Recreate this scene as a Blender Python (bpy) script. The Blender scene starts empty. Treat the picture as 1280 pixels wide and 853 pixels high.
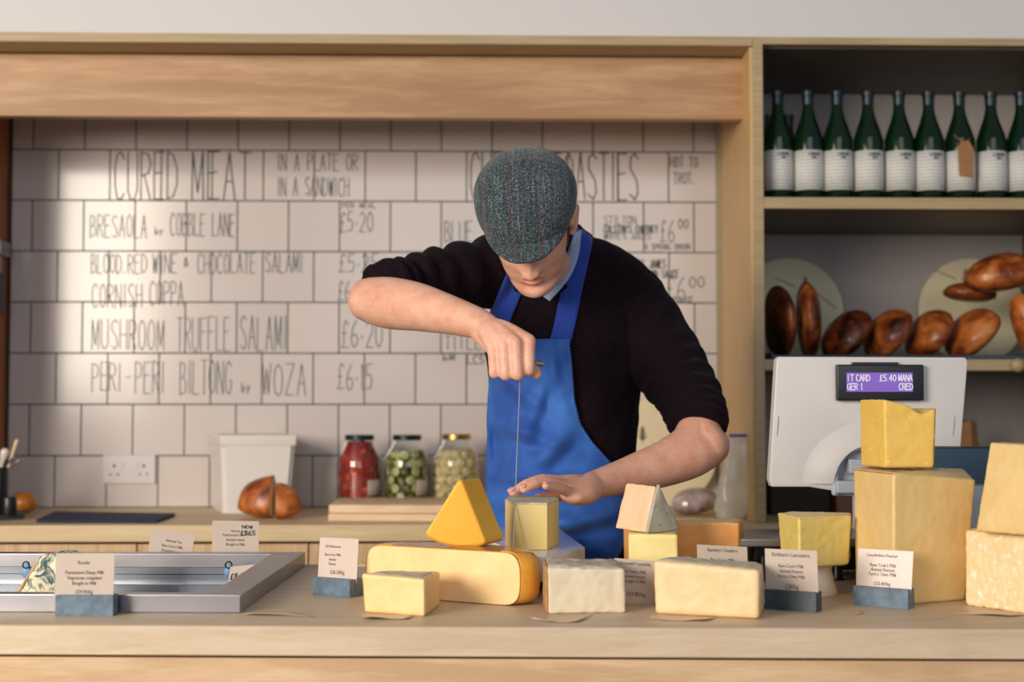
import bpy, bmesh, math, random
from mathutils import Vector, Matrix, Euler
from mathutils.bvhtree import BVHTree
from mathutils import noise as MN
R = math.radians
random.seed(7)
S = bpy.context.scene
COL = S.collection

# ------------------------------------------------------------------ camera, light, exposure
F = 1800.0
PITCH, YAW = math.atan(78.5 / F), R(1.43)
CAMZ, TOP = 1.206, 0.9
cd = bpy.data.cameras.new('camera')
cam = bpy.data.objects.new('camera', cd); COL.objects.link(cam)
cam.location = (0, 0, CAMZ)
cam.rotation_euler = (R(90) + PITCH, 0, -YAW)
cd.sensor_width = 36; cd.lens = 36 * F / 1280
cd.clip_start = 0.05
cd.dof.use_dof = True; cd.dof.focus_distance = 2.46; cd.dof.aperture_fstop = 50.6 / 15.0
S.camera = cam
S.view_settings.view_transform = 'Standard'
S.view_settings.look = 'None'
S.view_settings.exposure = 0.0
S.view_settings.gamma = 1.0
S.view_settings.use_curve_mapping = False
S.cycles.use_denoising = True
S.cycles.max_bounces = 8

w = bpy.data.worlds.new('world'); S.world = w; w.use_nodes = True
w.node_tree.nodes['Background'].inputs[0].default_value = (0.80, 0.86, 1.0, 1)
w.node_tree.nodes['Background'].inputs[1].default_value = 0.24

def area(name, loc, target, sx, sy, power, col):
    l = bpy.data.lights.new(name, 'AREA'); l.shape = 'RECTANGLE'; l.size = sx; l.size_y = sy
    l.energy = power; l.color = col
    o = bpy.data.objects.new(name, l); COL.objects.link(o); o.location = loc
    o.rotation_euler = (Vector(target) - Vector(loc)).to_track_quat('-Z', 'Y').to_euler()
    return o
area('shop_window_light', (-3.3, -1.3, 2.15), (0.2, 3.0, 1.15), 2.3, 1.8, 285, (1.0, 0.885, 0.75))
area('front_fill_light', (0.8, -2.6, 2.3), (0.2, 3.2, 1.2), 4.0, 2.2, 56, (0.90, 0.94, 1.0))  # soft fill added from behind the camera to lift the shaded sides

CAMROT = Matrix.Rotation(-YAW, 3, 'Z') @ Matrix.Rotation(PITCH, 3, 'X')
def ray(px, py):
    return CAMROT @ Vector(((px - 640) / F, 1.0, (426.5 - py) / F))
def at(px, py, Y):
    d = ray(px, py); t = Y / d.y
    return Vector((d.x * t, Y, CAMZ + d.z * t))
def onz(px, py, z=TOP):
    d = ray(px, py); t = (z - CAMZ) / d.z
    return Vector((d.x * t, d.y * t, z))

# ------------------------------------------------------------------ materials
def lin(c):
    c = c / 255.0
    return c / 12.92 if c <= 0.04045 else ((c + 0.055) / 1.055) ** 2.4
def rgb(r, g, b): return (lin(r), lin(g), lin(b), 1)
class NT:
    def __init__(s, name):
        s.m = bpy.data.materials.new(name); s.m.use_nodes = True; s.t = s.m.node_tree
        s.b = s.t.nodes['Principled BSDF']
        s.tc = None
    def n(s, typ, **kw):
        x = s.t.nodes.new(typ)
        for k, v in kw.items():
            if k in x.inputs: x.inputs[k].default_value = v
            else: setattr(x, k, v)
        return x
    def l(s, a, b): s.t.links.new(a, b)
    def coord(s, scale=(1, 1, 1), loc=(0, 0, 0), rot=(0, 0, 0)):
        tc = s.n('ShaderNodeTexCoord'); mp = s.n('ShaderNodeMapping')
        mp.inputs['Scale'].default_value = scale; mp.inputs['Location'].default_value = loc
        mp.inputs['Rotation'].default_value = rot
        s.l(tc.outputs['Object'], mp.inputs['Vector']); return mp.outputs['Vector']
    def noise(s, vec, scale, detail=4, rough=0.55, dist=0.0):
        x = s.n('ShaderNodeTexNoise'); x.inputs['Scale'].default_value = scale
        x.inputs['Detail'].default_value = detail; x.inputs['Roughness'].default_value = rough
        x.inputs['Distortion'].default_value = dist
        s.l(vec, x.inputs['Vector']); return x.outputs['Fac']
    def ramp(s, fac, stops):
        r = s.n('ShaderNodeValToRGB'); e = r.color_ramp.elements
        while len(e) < len(stops): e.new(0.5)
        for i, (p, c) in enumerate(stops): e[i].position = p; e[i].color = c
        s.l(fac, r.inputs['Fac']); return r.outputs['Color']
    def bump(s, h, strength=0.3, dist=0.002):
        b = s.n('ShaderNodeBump'); b.inputs['Strength'].default_value = strength
        b.inputs['Distance'].default_value = dist
        s.l(h, b.inputs['Height']); s.l(b.outputs['Normal'], s.b.inputs['Normal'])
    def set(s, **kw):
        for k, v in kw.items(): s.b.inputs[k.replace('_', ' ')].default_value = v
        return s
def plain(name, c, rough=0.5, metal=0.0, var=0.06, scale=30, bump=0.0, **kw):
    t = NT(name); v = t.coord()
    f = t.noise(v, scale)
    lo = tuple(x * (1 - var) for x in c[:3]) + (1,); hi = tuple(min(1, x * (1 + var)) for x in c[:3]) + (1,)
    t.l(t.ramp(f, [(0.3, lo), (0.7, hi)]), t.b.inputs['Base Color'])
    t.set(Roughness=rough, Metallic=metal)
    for k, x in kw.items(): t.b.inputs[k.replace('_', ' ')].default_value = x
    if bump: t.bump(f, bump)
    return t.m
def wood(name, c1, c2, scale=(1.2, 14, 14), rough=0.5, ring=0.0, rscale=1.0, rot=(0,0,0)):
    t = NT(name); v = t.coord(scale, rot=rot)
    f = t.noise(v, 4.0, 6, 0.6, 0.6)
    v2 = t.coord((scale[0] * 3, scale[1] * 9, scale[2] * 9), rot=rot); g = t.noise(v2, 5.0, 2)
    mx = t.n('ShaderNodeMath', operation='MULTIPLY_ADD'); t.l(g, mx.inputs[0]); mx.inputs[1].default_value = 0.35; t.l(f, mx.inputs[2])
    out = mx.outputs[0]
    if ring:
        wv = t.n('ShaderNodeTexWave'); wv.wave_type = 'RINGS'; wv.rings_direction = 'X'
        wv.inputs['Scale'].default_value = rscale; wv.inputs['Distortion'].default_value = 6; wv.inputs['Detail'].default_value = 2
        wv.inputs['Detail Scale'].default_value = 0.6
        t.l(t.coord((0.35, 3.0, 3.0), loc=(0.3, 0.2, -4.6)), wv.inputs['Vector'])
        m2 = t.n('ShaderNodeMath', operation='MULTIPLY_ADD'); t.l(wv.outputs['Fac'], m2.inputs[0]); m2.inputs[1].default_value = ring; t.l(out, m2.inputs[2]); out = m2.outputs[0]
    t.l(t.ramp(out, [(0.45, c1), (0.9, c2)]), t.b.inputs['Base Color'])
    t.set(Roughness=rough); t.bump(out, 0.12, 0.001)
    return t.m
M = {}
M['wood'] = wood('pale_ash_wood', rgb(204, 186, 160), rgb(186, 162, 132))
M['wood_back'] = wood('back_worktop_wood', rgb(222, 200, 160), rgb(204, 176, 132))
M['fascia'] = wood('fascia_ash_veneer', rgb(206, 168, 126), rgb(170, 128, 88), scale=(0.9, 9, 9), ring=0.26, rscale=3.2)
M['post'] = wood('post_wood', rgb(214, 180, 128), rgb(196, 158, 106), scale=(14, 14, 1.2))
M['ply'] = wood('ply_edge', rgb(190, 168, 128), rgb(160, 136, 98), scale=(1.2, 40, 40))
M['panel'] = wood('counter_panel_wood', rgb(216, 188, 152), rgb(188, 154, 116), scale=(1.0, 8, 8), ring=0.2, rscale=3.0)
M['door'] = wood('cupboard_wood', rgb(222, 190, 148), rgb(190, 152, 110), scale=(18, 14, 1.0))
M['brownside'] = wood('brown_side_wood', rgb(176, 106, 60), rgb(142, 80, 44), scale=(14, 14, 1.2))
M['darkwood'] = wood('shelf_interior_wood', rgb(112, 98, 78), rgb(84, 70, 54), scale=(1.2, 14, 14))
M['white_wall'] = plain('painted_wall', rgb(214, 210, 208), 0.7, var=0.01, scale=3)
M['grey_wall'] = plain('alcove_back_paint', rgb(172, 164, 160), 0.7, var=0.03, scale=3)
M['floor'] = plain('floor_concrete', rgb(120, 112, 104), 0.6, var=0.1, scale=4)
M['dark_gap'] = plain('dark_gap', rgb(70, 45, 30), 0.8)
M['ink'] = plain('tile_pen_ink', rgb(70, 82, 84), 0.6, var=0.25, scale=18)
M['ink_big'] = plain('tile_pen_ink_dark', rgb(48, 58, 62), 0.6, var=0.25, scale=18)
M['print'] = plain('card_print', rgb(52, 48, 48), 0.7)
M['paper'] = plain('card_paper', rgb(190, 174, 160), 0.6, var=0.03, scale=12)
M['paper_film'] = plain('laminated_card', rgb(208, 190, 178), 0.25, var=0.02)
M['waxpaper'] = plain('wax_paper', rgb(205, 178, 150), 0.4, var=0.05)
M['slate'] = plain('slate_holder', rgb(92, 112, 130), 0.45, var=0.35, scale=55, bump=0.3)
M['slate_dark'] = plain('dark_slate_holder', rgb(58, 68, 76), 0.45, var=0.35, scale=55, bump=0.3)
M['steel'] = plain('brushed_steel', rgb(158, 156, 162), 0.34, 1.0, var=0.08, scale=8)
M['steel_in'] = plain('inner_steel', rgb(148, 154, 164), 0.28, 1.0, var=0.15, scale=5)
M['black'] = plain('black_plastic', rgb(16, 18, 22), 0.35)
M['white_plastic'] = plain('white_plastic', rgb(206, 202, 200), 0.38, var=0.01)
M['grey_plastic'] = plain('grey_plastic', rgb(168, 176, 186), 0.4, var=0.01)
M['tub'] = plain('tub_plastic', rgb(226, 222, 216), 0.35, var=0.01)
M['stone'] = plain('white_stone_plate', rgb(214, 208, 208), 0.12, var=0.04, scale=6)
M['china'] = plain('white_glazed_china', rgb(222, 214, 200), 0.2, var=0.01)
M['denim'] = plain('black_trouser_cotton', rgb(22, 24, 34), 0.8)
M['shoe'] = plain('black_leather', rgb(20, 18, 18), 0.4)
M['shirt'] = plain('pale_blue_shirt', rgb(150, 172, 206), 0.75)
M['hair'] = plain('brown_hair', rgb(96, 54, 34), 0.6, var=0.4, scale=180, bump=0.6)
M['foil'] = plain('bottle_foil', rgb(14, 32, 44), 0.35)
M['kraft'] = plain('kraft_tag', rgb(158, 112, 70), 0.7, var=0.1)
M['bluehook'] = plain('blue_plastic', rgb(110, 150, 190), 0.4)
M['blue_seal'] = plain('blue_seal', rgb(60, 86, 170), 0.4)
M['gold'] = plain('gold_lid', rgb(190, 160, 90), 0.3, 1.0)
M['darklid'] = plain('dark_green_lid', rgb(16, 40, 44), 0.35, 0.3)

def tile_mat():
    t = NT('white_square_tiles')
    Z0 = at(300, 188, 4.3).z; X0 = at(137.5, 215, 4.3).x; W = 0.152
    tc = t.n('ShaderNodeTexCoord'); sp = t.n('ShaderNodeSeparateXYZ'); t.l(tc.outputs['Object'], sp.inputs[0])
    a = t.n('ShaderNodeMath', operation='ADD'); t.l(sp.outputs['X'], a.inputs[0]); a.inputs[1].default_value = -X0 + W * 100
    b = t.n('ShaderNodeMath', operation='ADD'); t.l(sp.outputs['Z'], b.inputs[0]); b.inputs[1].default_value = -Z0 + W * 20
    cb = t.n('ShaderNodeCombineXYZ'); t.l(a.outputs[0], cb.inputs[0]); t.l(b.outputs[0], cb.inputs[1])
    br = t.n('ShaderNodeTexBrick'); t.l(cb.outputs[0], br.inputs['Vector'])
    br.offset = 0.5; br.offset_frequency = 2; br.squash = 1
    for k, v in (('Scale', 1), ('Mortar Size', 0.0023), ('Mortar Smooth', 0.25), ('Brick Width', W), ('Row Height', W), ('Bias', 0)):
        br.inputs[k].default_value = v
    br.inputs['Color1'].default_value = rgb(214, 204, 198); br.inputs['Color2'].default_value = rgb(206, 197, 192)
    br.inputs['Mortar'].default_value = rgb(66, 76, 78)
    t.l(br.outputs['Color'], t.b.inputs['Base Color'])
    rr = t.n('ShaderNodeMapRange'); t.l(br.outputs['Fac'], rr.inputs[0]); rr.inputs[3].default_value = 0.16; rr.inputs[4].default_value = 0.8
    t.l(rr.outputs[0], t.b.inputs['Roughness'])
    inv = t.n('ShaderNodeMath', operation='SUBTRACT'); inv.inputs[0].default_value = 1; t.l(br.outputs['Fac'], inv.inputs[1])
    t.bump(inv.outputs[0], 0.5, 0.002)
    return t.m
M['tile'] = tile_mat()

def skin_mat():
    t = NT('skin'); v = t.coord()
    f = t.noise(v, 22, 5, 0.6); g = t.noise(v, 160, 3, 0.6)
    mx = t.n('ShaderNodeMath', operation='MULTIPLY_ADD'); t.l(g, mx.inputs[0]); mx.inputs[1].default_value = 0.35; t.l(f, mx.inputs[2])
    t.l(t.ramp(mx.outputs[0], [(0.42, rgb(208, 144, 120)), (0.64, rgb(222, 166, 140)), (0.9, rgb(230, 184, 158))]), t.b.inputs['Base Color'])
    t.set(Roughness=0.5); t.b.inputs['Subsurface Weight'].default_value = 0.12
    t.b.inputs['Subsurface Radius'].default_value = (0.01, 0.004, 0.002); t.b.inputs['Subsurface Scale'].default_value = 0.6
    t.bump(g, 0.18, 0.0012)
    return t.m
M['skin'] = skin_mat()
M['lips'] = plain('lips', rgb(202, 122, 108), 0.4, var=0.08)
M['nail'] = plain('nails', rgb(226, 168, 150), 0.3, var=0.02)
def fabric(name, c1, c2, sc=420, rough=0.85, bump=0.35, sheen=0.2, stretch=(1, 1, 1)):
    t = NT(name); v = t.coord(stretch); f = t.noise(v, sc, 2)
    t.l(t.ramp(f, [(0.3, c1), (0.7, c2)]), t.b.inputs['Base Color'])
    t.set(Roughness=rough); t.b.inputs['Sheen Weight'].default_value = sheen
    t.bump(f, bump, 0.001); return t.m
M['sweater'] = fabric('dark_knit', rgb(8, 5, 9), rgb(30, 14, 24), sc=260, sheen=0.02)
M['sweater'].node_tree.nodes['Principled BSDF'].inputs['Specular IOR Level'].default_value = 0.12
def apron_mat():
    t = NT('blue_cotton_apron'); v = t.coord(); f = t.noise(v, 500, 2); g = t.noise(v, 9, 3)
    mx = t.n('ShaderNodeMath', operation='MULTIPLY_ADD'); t.l(f, mx.inputs[0]); mx.inputs[1].default_value = 0.4; t.l(g, mx.inputs[2])
    t.l(t.ramp(mx.outputs[0], [(0.45, rgb(16, 64, 150)), (0.95, rgb(48, 108, 190))]), t.b.inputs['Base Color'])
    t.set(Roughness=0.75); t.b.inputs['Sheen Weight'].default_value = 0.15; t.bump(f, 0.2, 0.0008); return t.m
M['apron'] = apron_mat()
M['strap'] = fabric('blue_webbing', rgb(14, 44, 128), rgb(24, 66, 168), sc=500)
def tweed():
    t = NT('grey_tweed')
    v = t.coord((1, 1, 1)); f = t.noise(v, 400, 2, 0.9)
    v2 = t.coord((260, 12, 12)); g = t.noise(v2, 1.0, 2)
    mx = t.n('ShaderNodeMath', operation='MULTIPLY_ADD'); t.l(g, mx.inputs[0]); mx.inputs[1].default_value = 0.25; t.l(f, mx.inputs[2])
    base = t.ramp(mx.outputs[0], [(0.50, rgb(16, 24, 30)), (0.66, rgb(46, 60, 68)), (0.84, rgb(150, 160, 162))])
    tc = t.n('ShaderNodeTexCoord'); sp = t.n('ShaderNodeSeparateXYZ'); t.l(tc.outputs['Object'], sp.inputs[0])
    ad = t.n('ShaderNodeMath', operation='ADD'); t.l(sp.outputs['X'], ad.inputs[0]); ad.inputs[1].default_value = 1.0265
    pp = t.n('ShaderNodeMath', operation='PINGPONG'); t.l(ad.outputs[0], pp.inputs[0]); pp.inputs[1].default_value = 0.0265
    lt = t.n('ShaderNodeMath', operation='LESS_THAN'); t.l(pp.outputs[0], lt.inputs[0]); lt.inputs[1].default_value = 0.0006
    m = t.n('ShaderNodeMix'); m.data_type = 'RGBA'; t.l(lt.outputs[0], m.inputs[0]); t.l(base, m.inputs[6]); m.inputs[7].default_value = rgb(104, 52, 50)
    t.l(m.outputs[2], t.b.inputs['Base Color']); t.set(Roughness=0.95); t.b.inputs['Sheen Weight'].default_value = 0.2
    t.bump(f, 0.6, 0.002); return t.m
M['tweed'] = tweed()
def cheese(name, a, b, spots=None, sc=28, sss=0.10, rough=0.45, bump=0.15, thr=0.70):
    t = NT(name); v = t.coord(); f = t.noise(v, sc, 5, 0.6)
    col = t.ramp(f, [(0.32, a), (0.68, b)])
    if spots:
        g = t.noise(v, 95, 3, 0.7); h = t.ramp(g, [(thr, (0, 0, 0, 1)), (thr + 0.03, (1, 1, 1, 1))])
        m = t.n('ShaderNodeMix'); m.data_type = 'RGBA'; t.l(h, m.inputs[0]); t.l(col, m.inputs[6]); m.inputs[7].default_value = spots; col = m.outputs[2]
    t.l(col, t.b.inputs['Base Color']); t.set(Roughness=rough)
    t.b.inputs['Subsurface Weight'].default_value = sss; t.b.inputs['Subsurface Radius'].default_value = (0.01, 0.007, 0.003)
    t.bump(f, bump, 0.002); return t.m
M['c_pale'] = cheese('pale_cream_cheese', rgb(242, 208, 150), rgb(236, 196, 132), sss=0.08)
M['c_gouda'] = cheese('gouda_paste', rgb(248, 214, 156), rgb(242, 200, 138))
M['c_rind'] = cheese('glossy_amber_rind', rgb(206, 132, 40), rgb(232, 172, 70), rough=0.15, sc=14)
M['c_label'] = cheese('printed_rind_top', rgb(160, 96, 70), rgb(150, 138, 160), rough=0.12, sc=18, spots=rgb(120, 130, 40), thr=0.6)
M['c_yellow'] = cheese('deep_yellow_cheese', rgb(244, 188, 62), rgb(238, 178, 50), sc=20)
M['c_yrind'] = cheese('smooth_yellow_rind', rgb(236, 176, 40), rgb(226, 160, 30), rough=0.2, sc=12)
M['c_block'] = cheese('light_yellow_cheese', rgb(236, 212, 142), rgb(230, 202, 124), sc=16)
M['c_caer'] = cheese('crumbly_white_cheese', rgb(228, 214, 186), rgb(214, 198, 168), spots=rgb(180, 164, 120), thr=0.69)
M['c_caerrind'] = cheese('mottled_grey_rind', rgb(212, 198, 180), rgb(156, 144, 132), sc=60, rough=0.8, bump=0.6)
M['c_slab'] = cheese('cloth_cheddar_paste', rgb(240, 206, 158), rgb(234, 194, 142), spots=rgb(244, 224, 190), thr=0.68)
M['c_greyrind'] = cheese('pale_grey_rind', rgb(212, 206, 184), rgb(178, 172, 150), sc=70, rough=0.8, bump=0.5)
M['c_brie'] = cheese('rosy_brie_paste', rgb(250, 214, 178), rgb(244, 202, 160), sc=20)
M['c_bloom'] = cheese('bloomy_rind', rgb(206, 200, 184), rgb(186, 178, 160), spots=rgb(128, 122, 84), sc=50, rough=0.85, bump=0.5, thr=0.62)
M['c_cube'] = cheese('soft_ivory_cheese', rgb(234, 220, 150), rgb(228, 208, 132), spots=rgb(206, 184, 100))
M['c_red'] = cheese('orange_cheese', rgb(240, 172, 96), rgb(232, 158, 80), sc=60)
M['c_lanc'] = cheese('lancashire_paste', rgb(228, 206, 126), rgb(220, 194, 104), spots=rgb(236, 220, 156), sc=40)
M['c_poach'] = cheese('hard_golden_cheese', rgb(230, 202, 142), rgb(222, 188, 122), spots=rgb(196, 150, 84), sc=18, thr=0.72)
M['c_poachtop'] = cheese('crystal_golden_cheese', rgb(228, 192, 96), rgb(222, 182, 82), spots=rgb(244, 224, 160), sc=24, thr=0.66)
M['c_parm'] = cheese('grainy_pale_cheese', rgb(242, 216, 170), rgb(236, 206, 154), spots=rgb(248, 232, 206), sc=34, bump=0.5, thr=0.58)
M['c_brownrind'] = cheese('brown_rind', rgb(190, 140, 84), rgb(160, 112, 64), sc=60, rough=0.8, bump=0.5)
def blue_mat():
    t = NT('blue_veined_cheese'); v = t.coord(); f = t.noise(v, 46, 6, 0.65, 1.5)
    t.l(t.ramp(f, [(0.40, rgb(60, 90, 96)), (0.46, rgb(150, 160, 140)), (0.52, rgb(236, 226, 194)), (0.8, rgb(240, 228, 196))]), t.b.inputs['Base Color'])
    t.set(Roughness=0.5); t.bump(f, 0.5, 0.003); return t.m
M['c_blue'] = blue_mat()
def bread_mat(name, dark=0.0):
    t = NT(name); v = t.coord(); f = t.noise(v, 13, 5, 0.6, 0.4)
    t.l(t.ramp(f, [(0.30 + dark, rgb(38, 16, 8)), (0.45 + dark, rgb(128, 58, 24)), (0.60 + dark, rgb(198, 112, 50)), (0.72, rgb(216, 150, 92)), (0.86, rgb(228, 200, 164))]), t.b.inputs['Base Color'])
    t.set(Roughness=0.38); t.b.inputs['Coat Weight'].default_value = 0.12
    t.bump(t.noise(v, 40, 3), 0.3, 0.003); return t.m
M['bread'] = bread_mat('crust'); M['bread_dark'] = bread_mat('dark_crust', 0.14); M['bread_light'] = bread_mat('light_crust', -0.08)
M['crumb'] = plain('bread_crumb', rgb(226, 196, 158), 0.9, var=0.15, scale=90, bump=0.4)
M['mango'] = cheese('mango_skin', rgb(170, 52, 34), rgb(206, 150, 44), sc=12, rough=0.35)
def glass(name, c, rough=0.02, trans=1.0):
    t = NT(name); t.set(Roughness=rough, IOR=1.45); t.b.inputs['Base Color'].default_value = c
    t.b.inputs['Transmission Weight'].default_value = trans; return t.m
M['glass'] = glass('clear_glass', (0.95, 0.97, 0.96, 1))
M['green_glass'] = glass('green_bottle_glass', rgb(13, 50, 22), 0.05, 0.55)
M['bag'] = plain('milky_plastic_film', rgb(232, 226, 212), 0.2, var=.03, Alpha=0.5)
M['screen'] = glass('dark_glass_screen', rgb(58, 80, 96), 0.08, 0.0)
def emit(name, c, s):
    t = NT(name); t.b.inputs['Base Color'].default_value = (0, 0, 0, 1)
    t.b.inputs['Emission Color'].default_value = c; t.b.inputs['Emission Strength'].default_value = s; return t.m
M['lcd'] = emit('purple_lcd', rgb(134, 98, 190), 0.95); M['lcdtext'] = emit('lcd_text', rgb(244, 236, 236), 1.0)
M['bulb'] = emit('warm_bulb', (1, 0.62, 0.3, 1), 60)
def label_mat():
    t = NT('bottle_label_print'); tc = t.n('ShaderNodeTexCoord'); sp = t.n('ShaderNodeSeparateXYZ'); t.l(tc.outputs['Object'], sp.inputs[0])
    v = t.coord((70, 70, 20)); f = t.noise(v, 6, 2)
    wv = t.n('ShaderNodeMath', operation='PINGPONG'); t.l(sp.outputs['Z'], wv.inputs[0]); wv.inputs[1].default_value = 0.0045
    lt = t.n('ShaderNodeMath', operation='LESS_THAN'); t.l(wv.outputs[0], lt.inputs[0]); lt.inputs[1].default_value = 0.0013
    m1 = t.n('ShaderNodeMath', operation='MULTIPLY'); t.l(lt.outputs[0], m1.inputs[0]); t.l(f, m1.inputs[1])
    t.l(t.ramp(m1.outputs[0], [(0.2, rgb(218, 216, 208)), (0.7, rgb(130, 132, 132))]), t.b.inputs['Base Color']); t.set(Roughness=0.6); return t.m
M['label'] = label_mat()

# ------------------------------------------------------------------ mesh helpers
def tag(o, label, cat, group=None):
    o['label'] = label; o['category'] = cat
    if group: o['group'] = group
    return o
def thing(name, label, cat, loc, group=None):
    o = bpy.data.objects.new(name, None); COL.objects.link(o); o.location = loc; o.empty_display_size = 0.05
    return tag(o, label, cat, group)
def world_inv(p):
    m = Matrix.Identity(4); q = p
    while q is not None:
        loc = Matrix.Translation(q.location) @ q.rotation_euler.to_matrix().to_4x4()
        m = (q.matrix_parent_inverse @ m) if False else m
        m = loc @ m if q.parent is None else q.matrix_parent_inverse @ loc @ m
        q = q.parent
    return m.inverted()
def put(name, bm, mat, parent=None, smooth=False, mats=None, bevel=0, seg=2):
    me = bpy.data.meshes.new(name)
    if bevel:
        es = [e for e in bm.edges if len(e.link_faces) == 2 and e.calc_face_angle(0) > 0.5]
        bmesh.ops.bevel(bm, geom=es, offset=bevel, segments=seg, profile=0.6, affect='EDGES')
    bmesh.ops.recalc_face_normals(bm, faces=bm.faces)
    bm.to_mesh(me); bm.free()
    for m in (mats or [mat]): me.materials.append(m)
    if smooth:
        for p in me.polygons: p.use_smooth = True
        if smooth == 'auto': me.set_sharp_from_angle(angle=R(38))
    o = bpy.data.objects.new(name, me); COL.objects.link(o)
    if parent is not None:
        o.parent = parent; o.matrix_parent_inverse = world_inv(parent)
    return o
def struct(o): o['kind'] = 'structure'; return o
def ground(o):
    """move the origin of a single-mesh thing to the middle of its base"""
    vs = [v.co for v in o.data.vertices]
    c = Vector(((min(v.x for v in vs) + max(v.x for v in vs)) / 2, (min(v.y for v in vs) + max(v.y for v in vs)) / 2, min(v.z for v in vs)))
    return o
def NB(): return bmesh.new()
def box(bm, x0, x1, y0, y1, z0, z1, mat=0):
    g = bmesh.ops.create_cube(bm, size=1)['verts']
    for v in g:
        v.co = Vector(((x0 + x1) / 2 + v.co.x * (x1 - x0), (y0 + y1) / 2 + v.co.y * (y1 - y0), (z0 + z1) / 2 + v.co.z * (z1 - z0)))
    return g
def obox(bm, O, U, V, W):
    """parallelepiped from a corner and three edge vectors"""
    O = Vector(O); vs = [bm.verts.new(O + U * a + V * b + W * c) for c in (0, 1) for b in (0, 1) for a in (0, 1)]
    for f in ((0, 1, 3, 2), (4, 6, 7, 5), (0, 4, 5, 1), (2, 3, 7, 6), (0, 2, 6, 4), (1, 5, 7, 3)): bm.faces.new([vs[i] for i in f])
    return vs
def lathe(bm, prof, c, seg=40, axis=None):
    c = Vector(c); rings = []
    for r, z in prof:
        rings.append([bm.verts.new(c + Vector((r * math.cos(2 * math.pi * i / seg), r * math.sin(2 * math.pi * i / seg), z))) for i in range(seg)])
    for a, b in zip(rings, rings[1:]):
        for i in range(seg): bm.faces.new((a[i], a[(i + 1) % seg], b[(i + 1) % seg], b[i]))
    if prof[0][0] > 1e-6: bm.faces.new(rings[0][::-1])
    if prof[-1][0] > 1e-6: bm.faces.new(rings[-1])
    bmesh.ops.remove_doubles(bm, verts=bm.verts, dist=1e-6)
def catmull(P, n):
    out = []
    P = [P[0] + (P[0] - P[1])] + list(P) + [P[-1] + (P[-1] - P[-2])]
    for i in range(1, len(P) - 2):
        for k in range(n):
            t = k / n; a, b, c, d = P[i - 1], P[i], P[i + 1], P[i + 2]
            out.append(0.5 * ((2 * b) + (c - a) * t + (2 * a - 5 * b + 4 * c - d) * t * t + (3 * b - a - 3 * c + d) * t ** 3))
    out.append(P[-2]); return out
def tube(bm, pts, rad, side=None, seg=20, n=6, caps=True, fn=None, flat=False):
    """tapered limb: pts world points, rad list of r or (a,b); side = direction of radius a"""
    pts = [Vector(p) for p in pts]
    rr = [Vector((r, r, 0)) if not isinstance(r, tuple) else Vector((r[0], r[1], 0)) for r in rad]
    P = catmull(pts, n); Q = catmull(rr, n); rings = []; N = len(P)
    prev = None
    for i, (p, r) in enumerate(zip(P, Q)):
        t = (P[min(i + 1, N - 1)] - P[max(i - 1, 0)]).normalized()
        s = Vector(side) if side is not None else (prev if prev is not None else (Vector((0, 0, 1)) if abs(t.z) < 0.9 else Vector((1, 0, 0))))
        s = (s - t * s.dot(t)).normalized(); u = t.cross(s); prev = s
        ring = []
        for k in range(seg):
            a = 2 * math.pi * k / seg; m = 1.0
            if fn: m = fn(i / (N - 1), a)
            ring.append(p + (s * math.cos(a) * r.x + u * math.sin(a) * r.y) * m)
        rings.append((ring, p, t, r))
    R_ = []
    if caps and not flat:
        ring, p, t, r = rings[0]; h = min(r.x, r.y)
        for q in (0.25, 0.6, 0.88): R_.append([p - t * h * math.cos(math.asin(q)) + (v - p) * q for v in ring])
    R_ += [x[0] for x in rings]
    if caps and not flat:
        ring, p, t, r = rings[-1]; h = min(r.x, r.y)
        for q in (0.88, 0.6, 0.25): R_.append([p + t * h * math.cos(math.asin(q)) + (v - p) * q for v in ring])
    V = [[bm.verts.new(v) for v in ring] for ring in R_]
    for a, b in zip(V, V[1:]):
        for i in range(seg): bm.faces.new((a[i], a[(i + 1) % seg], b[(i + 1) % seg], b[i]))
    bm.faces.new(V[0][::-1]); bm.faces.new(V[-1])
def ellipsoid(bm, c, r, rot=None, u=20, v=14):
    g = bmesh.ops.create_uvsphere(bm, u_segments=u, v_segments=v, radius=1)['verts']
    m = Matrix.Translation(Vector(c)) @ (rot.to_4x4() if rot else Matrix.Identity(4)) @ Matrix.Diagonal((r[0], r[1], r[2], 1))
    for x in g: x.co = m @ x.co
    return g
def remesh(bm, voxel, smooth_it=2):
    """voxel-union a bmesh of overlapping closed shells; returns a new bmesh"""
    bmesh.ops.recalc_face_normals(bm, faces=bm.faces)
    me = bpy.data.meshes.new('tmp'); bm.to_mesh(me); bm.free()
    o = bpy.data.objects.new('tmp', me); COL.objects.link(o)
    md = o.modifiers.new('r', 'REMESH'); md.mode = 'VOXEL'; md.voxel_size = voxel; md.adaptivity = 0
    if smooth_it:
        s = o.modifiers.new('s', 'SMOOTH'); s.factor = 0.5; s.iterations = smooth_it
    dg = bpy.context.evaluated_depsgraph_get(); ev = o.evaluated_get(dg)
    m2 = bpy.data.meshes.new_from_object(ev)
    out = bmesh.new(); out.from_mesh(m2)
    bpy.data.objects.remove(o); bpy.data.meshes.remove(me); bpy.data.meshes.remove(m2)
    return out
def grid(bm, rows):
    V = [[bm.verts.new(p) for p in r] for r in rows]
    for a, b in zip(V, V[1:]):
        for i in range(len(a) - 1): bm.faces.new((a[i], a[i + 1], b[i + 1], b[i]))
def solidify(bm, t):
    bmesh.ops.recalc_face_normals(bm, faces=bm.faces)
    bmesh.ops.solidify(bm, geom=bm.faces[:], thickness=t)
def jitter(bm, amp, sc, seed=0.0, verts=None):
    bm.normal_update()
    for v in (verts or bm.verts):
        v.co += v.normal * amp * MN.noise(v.co * sc + Vector((seed, seed * 2, 0)))
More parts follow.
